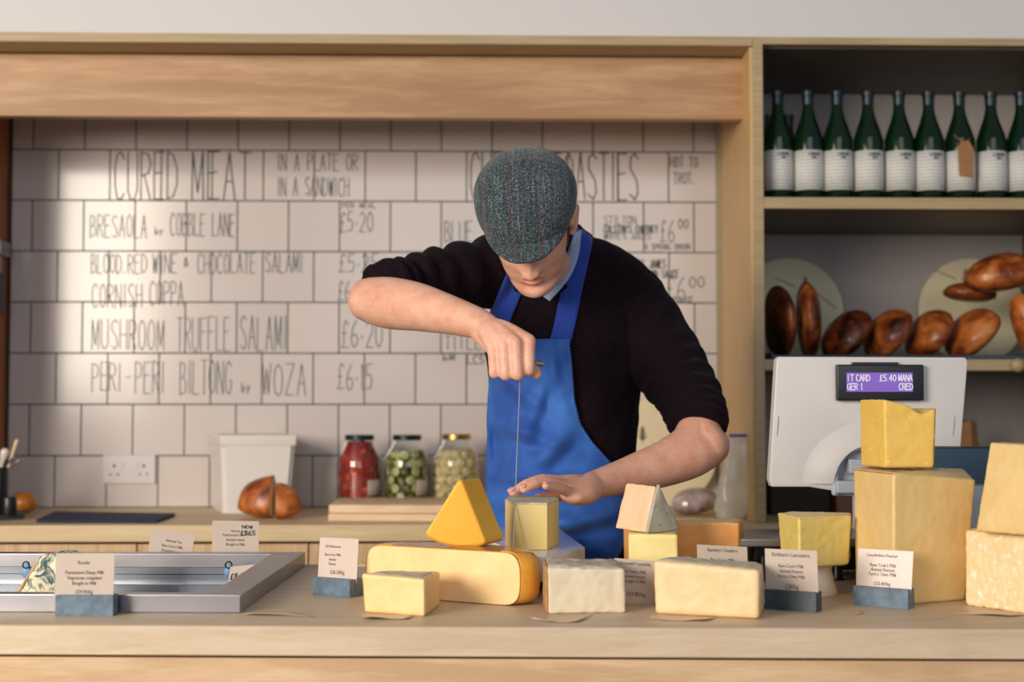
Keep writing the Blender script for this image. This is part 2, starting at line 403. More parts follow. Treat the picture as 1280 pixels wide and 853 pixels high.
def copy_tree(root, loc, label=None, name=None):
    r = root.copy(); COL.objects.link(r); r.location = loc
    if label: r['label'] = label
    for ch in [c for c in bpy.data.objects if c.parent == root]:
        c = ch.copy(); COL.objects.link(c); c.parent = r
        for g in [d for d in bpy.data.objects if d.parent == ch]:
            e = g.copy(); COL.objects.link(e); e.parent = c
    return r

# stroke lettering ---------------------------------------------------
SF = {
 'A': [[(0, 0), (.5, 1), (1, 0)], [(.2, .38), (.8, .38)]],
 'B': [[(0, 0), (0, 1), (.7, .95), (.85, .75), (.6, .55), (0, .52)], [(.6, .52), (1, .35), (.9, .08), (0, 0)]],
 'C': [[(1, .85), (.7, 1), (.3, .97), (.05, .7), (.05, .3), (.3, .03), (.7, 0), (1, .12)]],
 'D': [[(0, 0), (0, 1), (.6, .93), (1, .65), (1, .3), (.6, .05), (0, 0)]],
 'E': [[(1, 1), (0, 1), (0, 0), (1, 0)], [(0, .55), (.8, .58)]],
 'F': [[(1, 1), (0, 1), (0, 0)], [(0, .55), (.8, .58)]],
 'G': [[(1, .85), (.6, 1), (.2, .9), (0, .5), (.2, .08), (.7, 0), (1, .2), (1, .42), (.6, .42)]],
 'H': [[(0, 0), (0, 1)], [(1, 0), (1, 1)], [(0, .5), (1, .52)]],
 'I': [[(.5, 0), (.5, 1)]],
 'J': [[(1, 1), (1, .2), (.6, 0), (.1, .15)]],
 'K': [[(0, 0), (0, 1)], [(1, 1), (0, .45), (1, 0)]],
 'L': [[(0, 1), (0, 0), (1, 0)]],
 'M': [[(0, 0), (.05, 1), (.5, .15), (.95, 1), (1, 0)]],
 'N': [[(0, 0), (0, 1), (1, 0), (1, 1)]],
 'O': [[(.5, 1), (.1, .85), (0, .5), (.1, .12), (.5, 0), (.9, .12), (1, .5), (.9, .85), (.5, 1)]],
 'P': [[(0, 0), (0, 1), (.75, .95), (1, .75), (.75, .52), (0, .48)]],
 'R': [[(0, 0), (0, 1), (.75, .95), (1, .75), (.75, .55), (0, .5)], [(.35, .5), (1, 0)]],
 'S': [[(.95, .88), (.6, 1), (.15, .9), (.1, .68), (.85, .4), (.95, .15), (.6, 0), (.05, .12)]],
 'T': [[(0, 1), (1, 1)], [(.5, 1), (.5, 0)]],
 'U': [[(0, 1), (0, .2), (.3, 0), (.7, 0), (1, .2), (1, 1)]],
 'V': [[(0, 1), (.5, 0), (1, 1)]],
 'W': [[(0, 1), (.25, 0), (.5, .8), (.75, 0), (1, 1)]],
 'X': [[(0, 0), (1, 1)], [(0, 1), (1, 0)]],
 'Y': [[(0, 1), (.5, .5), (1, 1)], [(.5, .5), (.5, 0)]],
 'Z': [[(0, 1), (1, 1), (0, 0), (1, 0)]],
 '0': [[(.5, 1), (.1, .8), (0, .5), (.1, .2), (.5, 0), (.9, .2), (1, .5), (.9, .8), (.5, 1)]],
 '1': [[(.3, .85), (.55, 1), (.55, 0)]],
 '2': [[(0, .8), (.4, 1), (.9, .85), (.9, .6), (0, 0), (1, 0)]],
 '4': [[(.7, 0), (.7, 1), (0, .35), (1, .35)]],
 '5': [[(1, 1), (.2, 1), (.1, .55), (.7, .58), (1, .35), (.7, .03), (0, .05)]],
 '6': [[(.8, 1), (.25, .7), (0, .3), (.3, 0), (.8, .05), (1, .28), (.7, .48), (.1, .4)]],
 '8': [[(.5, .52), (.1, .7), (.3, 1), (.7, 1), (.9, .7), (.5, .52), (0, .25), (.3, 0), (.7, 0), (1, .25), (.5, .52)]],
 '9': [[(.9, .6), (.3, .5), (.1, .8), (.5, 1), (.9, .8), (.8, 0)]],
 '£': [[(1, .85), (.6, 1), (.3, .8), (.35, .2), (0, 0), (1, .03)], [(.05, .48), (.7, .5)]],
 '&': [[(1, .1), (.3, .75), (.5, 1), (.7, .75), (.1, .3), (.4, 0), (.9, .4)]],
 '.': [[(.4, .0), (.6, .08)]], '·': [[(.4, .35), (.6, .45)]], '-': [[(.1, .45), (.9, .47)]], "'": [[(.5, 1), (.4, .8)]],
 'y': [[(0, .6), (.5, .2)], [(1, .6), (.3, -.2)]], 'b': [[(0, .9), (0, 0), (.8, .1), (.8, .45), (0, .45)]],
}
def strokes(bm, s, O, U, V, N, w, wid, h, gap=0.35, wob=0.0):
    """write s starting at O: letters h high, total width wid, strokes w wide, lifted along N"""
    adv = {c: (0.45 if c in "I.·'1" else 1.0) for c in s}
    tot = sum(adv[c] for c in s) + gap * (len(s) - 1); lw = wid / tot; x = 0
    for c in s:
        for pl in SF.get(c, []):
            ww = lw * adv[c]
            jx = random.uniform(-wob, wob); jy = random.uniform(-wob, wob)
            pts = [O + U * (x + p[0] * ww + (0 if c != 'I' else 0) + jx * lw) + V * (p[1] + jy) * h + N * 0.0006 for p in pl]
            for a, b in zip(pts, pts[1:]):
                d = (b - a)
                if d.length < 1e-7: continue
                d.normalize(); q = d.cross(N).normalized() * w / 2; e = d * w * 0.4
                f = [bm.verts.new(p) for p in (a - q - e, b - q + e, b + q + e, a + q - e)]
                bm.faces.new(f)
        x += lw * (adv[c] + gap)
_tc = {}
def font2d(s):
    if s in _tc: return _tc[s]
    c = bpy.data.curves.new('t', 'FONT'); c.body = s; c.size = 1; c.resolution_u = 2; c.align_x = 'CENTER'
    o = bpy.data.objects.new('t', c); COL.objects.link(o)
    dg = bpy.context.evaluated_depsgraph_get(); me = bpy.data.meshes.new_from_object(o.evaluated_get(dg))
    r = ([(v.co.x, v.co.y) for v in me.vertices], [tuple(p.vertices) for p in me.polygons])
    bpy.data.objects.remove(o); bpy.data.curves.remove(c); bpy.data.meshes.remove(me); _tc[s] = r; return r
def write(bm, s, O, U, V, N, size, squeeze=1.0, lift=0.0005):
    vs, fs = font2d(s); b = [bm.verts.new(O + U * x * size * squeeze + V * y * size + N * lift) for x, y in vs]
    for f in fs:
        try: bm.faces.new([b[i] for i in f])
        except ValueError: pass

# ================================================================== SETTING
WY = 4.3
bm = NB(); box(bm, -3.6, 3.6, 0.2, 4.6, -0.05, 0); struct(put('floor', bm, M['floor']))
# tiled wall
xl, xr = at(10.5, 400, WY).x, at(896.5, 400, WY).x
bm = NB(); box(bm, xl - .02, xr + .02, WY, WY + .1, 0, 2.35); wall_back = struct(put('wall_back', bm, M['tile']))
zt = at(640, 44, 3.70).z
bm = NB(); box(bm, -3.6, 3.6, 3.72, WY + .1, zt + .001, 3.0); struct(put('wall_upper', bm, M['white_wall']))

# lettering on the tiles
def menu(s, x0, x1, y0, y1, w=0.0026, mat='ink', wob=0.03, gap=0.4):
    a = at(x0, y1, WY - .0005); b = at(x1, y1, WY - .0005); c = at(x0, y0, WY - .0005)
    bm = NB(); strokes(bm, s, a, Vector((1, 0, 0)), Vector((0, 0, 1)), Vector((0, -1, 0)), w, b.x - a.x, c.z - a.z, gap, wob)
    put('menu_lettering', bm, M[mat], wall_back)
menu('CURED', 143, 221, 190, 249, .0036, 'ink_big', .01); menu('MEAT', 240, 313, 190, 249, .0040, 'ink_big', .01)
menu('IN A PLATE OR', 347, 447, 192, 213); menu('IN A SANDWICH', 347, 436, 222, 245)
menu('CHEESE TOASTIES', 588, 798, 191, 249, .0038, 'ink_big', .01, .3)
menu('HOT TO', 838, 872, 196, 209); menu('TROT.', 842, 868, 216, 230)
menu('BRESAOLA', 113, 183, 269, 297); menu('by', 194, 203, 284, 293); menu('COBBLE LANE', 213, 293, 267, 295)
menu('PER MEAL', 428, 470, 254, 260, .002); menu('£5·20', 425, 466, 265, 290); menu('BLUE', 556, 590, 277, 303)
menu('BLOOD.', 114, 156, 318, 342); menu('RED', 160, 183, 318, 342); menu('WINE', 191, 221, 318, 342); menu('&', 229, 235, 322, 334)
menu('CHOCOLATE', 247, 319, 317, 342); menu('SALAMI', 332, 378, 317, 341); menu('£5·25', 424, 472, 317, 340)
menu('CORNISH', 115, 177, 355, 384); menu('COPPA', 187, 229, 352, 382); menu('£6·50', 423, 460, 352, 376)
menu('MUSHROOM', 115, 205, 400, 437); menu('TRUFFLE', 221, 287, 397, 439); menu('SALAMI', 300, 358, 396, 438); menu('£6·20', 427, 478, 400, 434)
menu('PERI', 115, 151, 454, 489); menu('-', 157, 164, 455, 485); menu('PERI', 169, 205, 452, 491); menu('BILTONG', 225, 289, 452, 493)
menu('by', 302, 312, 477, 490); menu('WOZA', 328, 382, 455, 494); menu('£6·15', 422, 465, 455, 487)
menu('TITLE', 556, 602, 420, 437); menu('bM', 554, 568, 443, 451, .003); menu('LC5Y', 584, 612, 444, 455, .003)
menu('STILTON', 755, 795, 270, 280, .002); menu("COLSTON'S CHUTNEY", 755, 822, 282, 291, .003); menu("WHITE'S JUICES", 755, 813, 292, 299, .002)
menu('£6', 826, 843, 275, 302); menu('00', 848, 860, 274, 286); menu("& SPRING ONION", 806, 862, 305, 312, .002)
menu("HUNT'S JAMES", 782, 832, 325, 335, .003); menu('BROWN SAUCE', 801, 848, 338, 347, .003)
menu('£6', 833, 856, 346, 376); menu('00', 862, 880, 346, 360); menu('WITH PLEASE', 822, 866, 371, 378, .002); menu('b', 845, 850, 392, 404)

# fascia, top board, posts
zf0 = at(640, 148, 3.82).z; zb = at(640, 57, 3.70).z
bm = NB(); box(bm, -2.4, at(933, 100, 3.82).x, 3.82, 3.86, zf0, zb); struct(put('trim_1', bm, M['fascia'], bevel=.002))
xp0, xp1 = at(943, 300, 3.70).x, at(955, 300, 3.70).x
xwr = at(1276, 300, 4.3).x
bm = NB(); box(bm, -2.4, xp0 - .001, 3.70, WY, zt - .024, zt); struct(put('trim_2', bm, M['ply'], bevel=.001))
bm = NB(); box(bm, -2.4, xl - .002, 3.74, WY - .001, TOP, zb - .001)
p3 = struct(put('trim_3', bm, M['brownside']))
# dark gap line beside the side panel
bm = NB(); box(bm, xl - .0015, xl + .006, WY - .012, WY - .001, TOP + .002, zf0 + .2); struct(put('trim_4', bm, M['dark_gap']))
bm = NB(); obox(bm, (at(895.5, 300, WY).x, WY - .002, TOP + .001), Vector((.012, 0, 0)), Vector((at(941, 300, 3.712).x - at(895.5, 300, WY).x - .006, 3.712 - WY, 0)), Vector((0, 0, zt - .026 - TOP)))
struct(put('trim_5', bm, M['post']))

# shelving unit ------------------------------------------------------
su = thing('shelving_unit', 'open ash-edged wall shelving unit with bottles above and bread below', 'shelving', (at(1120, 300, 3.9).x, 3.95, TOP))
sh1 = at(1100, 248.5, 3.72).z; sh1b = at(1100, 261, 3.70).z
sh2 = at(1100, 450, 3.72).z; sh2b = at(1100, 463, 3.70).z
bm = NB(); box(bm, xp0, xp1, 3.70, WY - .012, TOP + .001, zt); put('side_panel', bm, M['ply'], su, bevel=.001)
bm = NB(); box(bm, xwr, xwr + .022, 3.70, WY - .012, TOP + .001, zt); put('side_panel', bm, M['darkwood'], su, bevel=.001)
bm = NB(); box(bm, xwr + .022, 2.6, 3.71, WY, TOP + .001, zt); put('filler_panel', bm, M['ply'], su)
bm = NB(); box(bm, xp1, xwr, 3.70, WY - .012, at(1100, 56, 3.7).z, zt)
put('top_board', bm, M['ply'], su, bevel=.001)
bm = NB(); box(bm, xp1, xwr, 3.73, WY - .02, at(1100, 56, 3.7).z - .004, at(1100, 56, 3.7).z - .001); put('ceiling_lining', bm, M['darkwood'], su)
for z0, z1 in ((sh1b, sh1), (sh2b, sh2)):
    bm = NB(); box(bm, xp1 + .0005, xwr - .0005, 3.70, 3.72, z0, z1); put('shelf_edge', bm, M['ply'], su)
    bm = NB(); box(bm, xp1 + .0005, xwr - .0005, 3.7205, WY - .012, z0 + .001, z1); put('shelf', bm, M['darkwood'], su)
bm = NB(); box(bm, xp0, xwr + .02, WY - .011, WY, TOP + .001, zt - .001); put('back_panel', bm, M['grey_wall'], su)
bm = NB(); lathe(bm, [(0, 0), (.016, .001), (.018, .01), (.010, .016), (0, .018)], (0, 0, 0), 16)
c = at(1271, 457, 3.695)
for v in bm.verts: v.co = Vector((v.co.x + c.x, c.y - v.co.z, v.co.y + c.z))
put('shelf_knob', bm, M['ply'], su, smooth=True)

# back counter ---------------------------------------------------------
bc = thing('back_counter', 'pale wooden back counter with cupboards under the tiled wall', 'counter', (0, 3.9, 0))
yb = 3.665; zbt = TOP - (.0253 / 1)
bm = NB(); box(bm, -2.4, 2.6, yb, WY - .001, at(300, 677.5, yb).z, TOP); put('worktop', bm, M['wood_back'], bc, bevel=.002)
zc = at(300, 680, yb).z
bm = NB(); box(bm, -2.4, 2.6, yb + .03, WY - .02, .1, zc); put('carcass', bm, M['dark_gap'], bc)
xs = [at(p, 684, yb).x for p in (-260, -45, 170, 385, 600, 815, 1030, 1245, 1460)]
for a, b in zip(xs, xs[1:]):
    bm = NB(); box(bm, a + .002, b - .002, yb + .01, yb + .03, .12, zc - .002); put('cupboard_door', bm, M['door'], bc, bevel=.001)

# service counter (front) ------------------------------------------------
sc = thing('service_counter', 'long pale ash shop counter in the foreground carrying the cheeses', 'counter', (0, 2.3, 0))
ang = R(-3.0)
def skew(bm, c=(0, 1.99, 0)):
    bmesh.ops.rotate(bm, cent=c, matrix=Matrix.Rotation(ang, 3, 'Z'), verts=bm.verts)
bm = NB(); HX0, HX1, HY0, HY1 = -1.3, -.405, 2.165, 2.645       # opening for the chilled well
xs_, ys_ = (-1.9, HX0, HX1, 1.9), (1.992, HY0, HY1, 2.715)
vt = {}
for k, z in enumerate((TOP - .040, TOP)):
    for i, x in enumerate(xs_):
        for j, y in enumerate(ys_): vt[i, j, k] = bm.verts.new((x, y, z))
for i in range(3):
    for j in range(3):
        if (i, j) == (1, 1): continue
        for k in (0, 1): bm.faces.new([vt[q] for q in ((i, j, k), (i + 1, j, k), (i + 1, j + 1, k), (i, j + 1, k))])
for i in range(3):
    for j in (0, 3): bm.faces.new((vt[i, j, 0], vt[i + 1, j, 0], vt[i + 1, j, 1], vt[i, j, 1]))
    for j in (0, 3): bm.faces.new((vt[j, i, 0], vt[j, i + 1, 0], vt[j, i + 1, 1], vt[j, i, 1]))
for a, b in (((1, 1), (2, 1)), ((1, 2), (2, 2)), ((1, 1), (1, 2)), ((2, 1), (2, 2))): bm.faces.new((vt[a + (0,)], vt[b + (0,)], vt[b + (1,)], vt[a + (1,)]))
skew(bm); put('worktop', bm, M['wood'], sc, smooth='auto', bevel=.004, seg=3)
bm = NB(); box(bm, -1.88, 1.88, 2.004, 2.08, TOP - .0445, TOP - .040); skew(bm); put('shadow_gap', bm, M['dark_gap'], sc)
bm = NB(); box(bm, -1.88, 1.88, 1.996, 2.02, .02, TOP - .0445); skew(bm); put('front_panel', bm, M['panel'], sc)
bm = NB(); box(bm, -1.88, 1.88, 2.64, 2.66, TOP - .16, TOP - .04); skew(bm); put('back_panel', bm, M['panel'], sc)
bm = NB(); box(bm, -1.88, 1.88, 2.02, 2.66, 0, TOP - .16); skew(bm); put('carcass', bm, M['door'], sc)

# ================================================================== THE CHEESEMONGER
man = thing('person', 'man in tweed flat cap, dark sweater and blue apron cutting cheese with a wire', 'person', (at(700, 500, 2.98).x, 2.98, 0))
# --- head in its own frame: face towards -Y, up +Z, chin at z=0
def lerp_tab(tab, z):
    if z <= tab[0][0]: return tab[0][1]
    for (a, va), (b, vb) in zip(tab, tab[1:]):
        if z <= b:
            t = (z - a) / (b - a); t = t * t * (3 - 2 * t) * .5 + t * .5; return va + (vb - va) * t
    return tab[-1][1]
Wt = [(0, .012), (.006, .026), (.02, .038), (.04, .050), (.07, .062), (.10, .069), (.13, .074), (.165, .076), (.19, .072), (.21, .060), (.225, .042), (.233, .022), (.236, .004)]
Ft = [(0, .062), (.006, .078), (.02, .090), (.032, .092), (.045, .086), (.06, .091), (.075, .090), (.09, .090), (.12, .086), (.14, .094), (.16, .095), (.19, .084), (.21, .066), (.225, .042), (.233, .02), (.236, .004)]
Bt = [(0, -.045), (.006, -.03), (.02, -.012), (.04, .01), (.07, .05), (.10, .082), (.13, .094), (.165, .095), (.19, .085), (.21, .066), (.225, .042), (.233, .02), (.236, .004)]
def G(x, s): return math.exp(-(x / s) ** 2)
def head_pt(a, z):
    wd, f, b = lerp_tab(Wt, z), lerp_tab(Ft, z), lerp_tab(Bt, z)
    s, c = math.sin(a), math.cos(a)     # a=0 is the front
    e = 0.86
    x = wd * math.copysign(abs(s) ** e, s)
    mid = (b - f) / 2; half = (b + f) / 2
    y = mid - half * math.copysign(abs(c) ** e, c)
    if c > 0:
        d = 0
        zn = (z - .082) / .055                         # nose
        if -0.15 < zn < 1.1:
            hgt = .031 * max(0, 1 - max(0, zn)) ** .8 * (1 if zn >= 0 else max(0, 1 + zn * 6))
            d += hgt * G(x, .0095 + .005 * (1 - min(1, max(0, zn))))
        d += .013 * (G(abs(x) - .0145, .006) * G(z - .089, .008))      # wings of the nose
        d -= .015 * (G(abs(x) - .029, .014) * G(z - .122, .012))      # eye sockets
        d += .007 * (G(abs(x) - .031, .011) * G(z - .120, .008))      # lids
        d += .006 * G(abs(x) - .026, .022) * G(z - .143, .008)        # brow
        d += .006 * G(abs(x) - .046, .018) * G(z - .098, .016)        # cheekbone
        d += .006 * G(x, .020) * G(z - .0665, .0042) + .0075 * G(x, .017) * G(z - .0545, .0048) - .004 * G(x, .024) * G(z - .0605, .0018)
        d -= .003 * G(x, .004) * G(z - .076, .005)
        d -= .003 * G(abs(x) - .028, .006) * G(z - .06, .01)
        d += .006 * G(x, .017) * G(z - .024, .012)
        y -= d
    return Vector((x, y, z))
HT = Matrix.Rotation(R(-4), 4, 'Y') @ Matrix.Rotation(R(-9), 4, 'Z') @ Matrix.Rotation(R(45), 4, 'X')
chin_w = at(671, 375, 2.735)
HM = Matrix.Translation(chin_w - (HT @ Vector((0, -.085, .006)))) @ HT
def head_shell(a0=0, a1=2 * math.pi, z0=0.0, z1=.236, k=1.0, na=120, nz=90, cond=None, mat=HM, off=0.0):
    bm = NB(); rows = []
    ctr = Vector((0, 0, .12))
    for j in range(nz + 1):
        z = z0 + (z1 - z0) * j / nz
        rows.append([mat @ (ctr + (head_pt(a0 + (a1 - a0) * i / na, z) - ctr) * k) for i in range(na)])
    V = [[bm.verts.new(p) for p in r] for r in rows]
    for r0, r1 in zip(V, V[1:]):
        for i in range(na): bm.faces.new((r0[i], r0[(i + 1) % na], r1[(i + 1) % na], r1[i]))
    bm.faces.new(V[0][::-1]); bm.faces.new(V[-1]); return bm
body = head_shell()
H = lambda x, y, z: HM @ Vector((x, y, z))
for s in (-1, 1):     # ears: rim, lobe, concha
    rim = [H(s * .077, -.008, .122), H(s * .086, .006, .140), H(s * .089, .022, .138), H(s * .087, .028, .118), H(s * .082, .014, .098), H(s * .077, .0, .094)]
    tube(body, rim, [.005, .006, .0065, .006, .006, .006], n=5, seg=10)
    ellipsoid(body, H(s * .079, .008, .117), (.007, .016, .022), HM.to_3x3().normalized(), 12, 8)
# neck
nb = at(690, 350, 2.97)
tube(body, [H(0, .035, .085), H(0, .03, .04), at(681, 338, 2.90), nb], [.050, .052, .056, .070], seg=24)
# torso core, hips (under the clothes)
SR, SL = at(622, 340, 2.97), at(792, 392, 2.99)
ER, EL = at(466, 377, 2.73), at(884, 558, 2.78)
WR, WL = at(599, 405, 2.565), at(741, 607, 2.625)
tube(body, [nb + Vector((0, .02, .02)), at(706, 430, 2.99), at(706, 560, 2.99), at(704, 700, 2.99)], [(.09, .07), (.135, .10), (.125, .095), (.14, .10)], side=(1, 0, 0), seg=28)
tube(body, [nb, (SR + nb) / 2 + Vector((0, 0, .01)), SR, at(560, 352, 2.885), at(510, 363, 2.815), ER], [.058, .052, .046, .040, .038, .039], seg=22)
tube(body, [nb, (SL + nb) / 2, SL, at(836, 458, 2.925), at(861, 494, 2.865), at(872, 530, 2.81), EL], [.058, .052, .046, .042, .040, .039, .040], seg=22)
# forearms
up = Vector((0, 0, 1))
mr = at(522, 384, 2.66)
tube(body, [ER + Vector((-.006, .02, .004)), at(487, 379, 2.71), mr, at(570, 396, 2.60), WR], [(.044, .044), (.049, .048), (.045, .043), (.034, .033), (.028, .030)], side=up, seg=26, n=8)
ellipsoid(body, at(455, 377, 2.735), (.030, .034, .036))
tube(body, [EL + Vector((.004, .01, .0)), at(862, 570, 2.765), at(822, 583, 2.73), at(780, 596, 2.68), WL], [(.041, .042), (.044, .044), (.042, .042), (.033, .034), (.025, .030)], side=up, seg=26, n=8)
ellipsoid(body, at(887, 552, 2.785), (.027, .032, .034))
tube(body, [at(870, 536, 2.80), at(860, 556, 2.775), at(835, 572, 2.745)], [.036, .038, .036], seg=20)
def finger(pts, r):
    tube(body, pts, r, seg=12, n=4)
    for p, q in list(zip(pts, r))[1:-1]: ellipsoid(body, p, (q * 1.08,) * 3, None, 10, 8)
nails = []
# right hand: a fist hanging from the wrist, closed on the bar
px_m = [((616, 436), (618, 466), 2.505), ((630, 432), (632, 468), 2.495), ((645, 429), (647, 468), 2.49), ((661, 426), (661, 462), 2.497)]
kn = []
for i, (a, b, d) in enumerate(px_m):
    m = at(a[0], a[1], d); p = at(b[0], b[1], d - .004); kn.append(m)
    q = p + Vector((.001, .030, .004)); tq = q + Vector((.001, .004, .020))
    r = [.0105, .0112, .0115, .0118][i]
    finger([m, (m + p) / 2 + Vector((0, -.002, 0)), p, q, tq], [r * 1.05, r * .92, r * .95, r * .88, r * .8])
    tube(body, [WR + (m - WR) * .12, (WR + m) / 2 + Vector((0, -.004, .006)), m], [(.016, .015), (.015, .013), (r * 1.05, r * 1.05)], seg=14, side=up)
tube(body, [WR, (WR + kn[1] + kn[2]) / 3 + Vector((0, .014, -.006)), (kn[1] + kn[2]) / 2 + Vector((0, .016, .004))], [(.028, .024), (.030, .020), (.022, .026)], side=Vector((.5, 0, .8)), seg=20)
th = [at(618, 418, 2.555), at(645, 440, 2.548), at(662, 455, 2.535), at(669, 465, 2.515), at(671, 468, 2.508)]
finger(th, [.016, .0145, .0115, .0105, .009])
# left hand, palm down on the block, fingers to the left of the picture
L = {'pinky': [(712, 616, 2.535), (700, 611, 2.495), (690, 608, 2.472), (682, 608, 2.452)],
     'ring': [(706, 607, 2.555), (684, 603, 2.520), (668, 606, 2.498), (655, 612, 2.488)],
     'middle': [(702, 603, 2.580), (678, 600, 2.550), (658, 606, 2.530), (641, 616, 2.520)],
     'index': [(700, 602, 2.605), (676, 601, 2.588), (656, 609, 2.575), (645, 617, 2.570)]}
for k, v in L.items():
    pts = [at(*p) for p in v]; r = {'pinky': .0088, 'ring': .0098, 'middle': .0102, 'index': .0100}[k]
    finger(pts, [r * 1.15, r, r * .92, r * .78])
    tube(body, [WL + (pts[0] - WL) * .1 + Vector((0, 0, 0)), (WL + pts[0]) / 2 + Vector((0, 0, .003)), pts[0]], [(.015, .016), (.014, .014), (r * 1.15, r * 1.15)], side=up, seg=14)
    d = (pts[3] - pts[2]).normalized(); n_ = (Vector((0, -.35, 1)) - d * Vector((0, -.35, 1)).dot(d)).normalized()
    nails.append((pts[3] + d * .001 + n_ * r * .70, d, n_, r))
tube(body, [WL, at(728, 617, 2.565), at(715, 621, 2.535)], [(.026, .024), (.022, .030), (.014, .024)], side=up, seg=18)
tube(body, [WL, at(722, 611, 2.60), at(706, 610, 2.585)], [(.026, .024), (.017, .030), (.012, .024)], side=up, seg=18)
finger([at(730, 616, 2.61), at(708, 618, 2.60), at(690, 621, 2.585), at(674, 622, 2.575)], [.016, .0125, .0105, .0088])
body = remesh(body, 0.0027, 3)
body = put('body', body, M['skin'], man, smooth=True)
for c_, d, n_, r in nails:
    bm = NB(); s_ = d.cross(n_); g = ellipsoid(bm, (0, 0, 0), (r * .62, r * .78, r * .22), None, 12, 8)
    m3 = Matrix((s_, d, n_)).transposed()
    for v in bm.verts: v.co = c_ + m3 @ v.co
    put('fingernail', bm, M['nail'], man, smooth=True)
# lips: a thin patch following the head surface
bm = NB(); rows = []
for j in range(13):
    z = .0495 + .0205 * j / 12; hw = .023 * math.sqrt(max(0.02, 1 - ((z - .0600) / .0108) ** 2))
    row = []
    for i in range(17):
        x = -hw + 2 * hw * i / 16; best = None
        a = math.asin(max(-1, min(1, math.copysign((abs(x) / lerp_tab(Wt, z)) ** (1 / .86), x))))
        p = head_pt(a, z); row.append(HM @ (p + Vector((0, -.0006, 0))))
    rows.append(row)
grid(bm, rows); solidify(bm, -.0006); put('lips', bm, M['lips'], man, smooth=True)
# hair at the sides and nape, showing under the cap
for s in (-1, 1):
    bm = NB(); rows = []
    for j in range(16):
        z = .082 + .091 * j / 15; row = []
        for i in range(14):
            a = s * (1.34 + .10 * (1 - j / 15) + (1.5) * i / 13)
            p = head_pt(a, z); nrm = Vector((p.x, p.y, 0)).normalized(); row.append(HM @ (p + nrm * (.0035 + .001 * MN.noise(p * 300))))
        rows.append(row)
    grid(bm, rows); solidify(bm, .003); put('hair', bm, M['hair'], man, smooth=True)

# --- cap (local to the head frame)
CM = HM @ Matrix.Translation((0, 0, 0))
def cap_pt(a, t):
    """a around (0 = front), t 0 rim .. 1 crown"""
    s, c = math.sin(a), math.cos(a)
    ax = .0935; fy = .112; by = .112
    e = 0.93
    x = ax * math.copysign(abs(s) ** e, s); y = -(fy if c > 0 else by) * math.copysign(abs(c) ** e, c)
    zr = .176 - .010 * (c if c > 0 else 0) - .044 * max(0, -c)      # rim height
    k = math.cos(t * math.pi / 2) ** 0.72
    bul = 1 + .055 * math.sin(min(1, t * 1.25) * math.pi)
    ztop = .262
    z = zr + (ztop - zr) * math.sin(t * math.pi / 2) ** .9
    yy = y * k * bul + (.008) * t
    # front of the crown is pulled down on to the peak
    if c > 0: z -= .020 * c * math.sin(t * math.pi) 
    return Vector((x * k * bul, yy, z))
cap = bpy.data.objects.new('flat_cap', None); COL.objects.link(cap); cap.parent = man; cap.matrix_parent_inverse = Matrix.Identity(4)
bpy.context.view_layer.update()
cap.location = (0, 0, 0)
bm = NB(); na, nz = 96, 36; V = []
for j in range(nz + 1):
    t = j / nz
    V.append([bm.verts.new(cap_pt(2 * math.pi * i / na, t * .999)) for i in range(na)])
for r0, r1 in zip(V, V[1:]):
    for i in range(na): bm.faces.new((r0[i], r0[(i + 1) % na], r1[(i + 1) % na], r1[i]))
bm.faces.new(V[-1])
for v in bm.verts:      # centre seam, pleats and soft dents
    p = v.co; n1 = MN.noise(p * 18) * .0022 + MN.noise(p * 45 + Vector((3, 0, 0))) * .0006
    seam = -.0016 * G(p.x - .004, .0016)
    d = Vector((p.x, p.y, (p.z - .17) * 1.2)).normalized(); v.co = p + d * (n1 + seam)
    if p.y > .04: v.co += d * .0022 * math.sin(abs(p.x) * 260) * min(1, (p.y - .04) / .05) * G(p.x, .06)
solidify(bm, -.002)
crown_o = put('cap_crown', bm, M['tweed'], None, smooth=True)
# peak
bm = NB(); rows = []
for j in range(9):
    u = j / 8; row = []
    for i in range(41):
        a = -1.12 + 2.24 * i / 40
        p = cap_pt(a, 0.02); q = Vector((p.x * (1.0 - .05 * u), p.y - (.042 * math.cos(a / 1.12 * math.pi / 2) + .001) * u, p.z - (.006 + .010 * abs(math.sin(a))) * u - .002))
        row.append(q)
    rows.append(row)
grid(bm, rows); solidify(bm, .006)
peak_o = put('cap_peak', bm, M['tweed'], None, smooth=True)
bm = NB(); ellipsoid(bm, (0.003, .010, .2635), (.009, .009, .004), None, 16, 10)
btn_o = put('cap_button', bm, M['tweed'], None, smooth=True)
MW = Matrix.Translation(man.location)
for o in (crown_o, peak_o, btn_o):
    o.parent = cap; o.matrix_parent_inverse = MW.inverted(); o.matrix_basis = CM
def cap_parent_fix():
    cap.matrix_parent_inverse = Matrix.Identity(4)

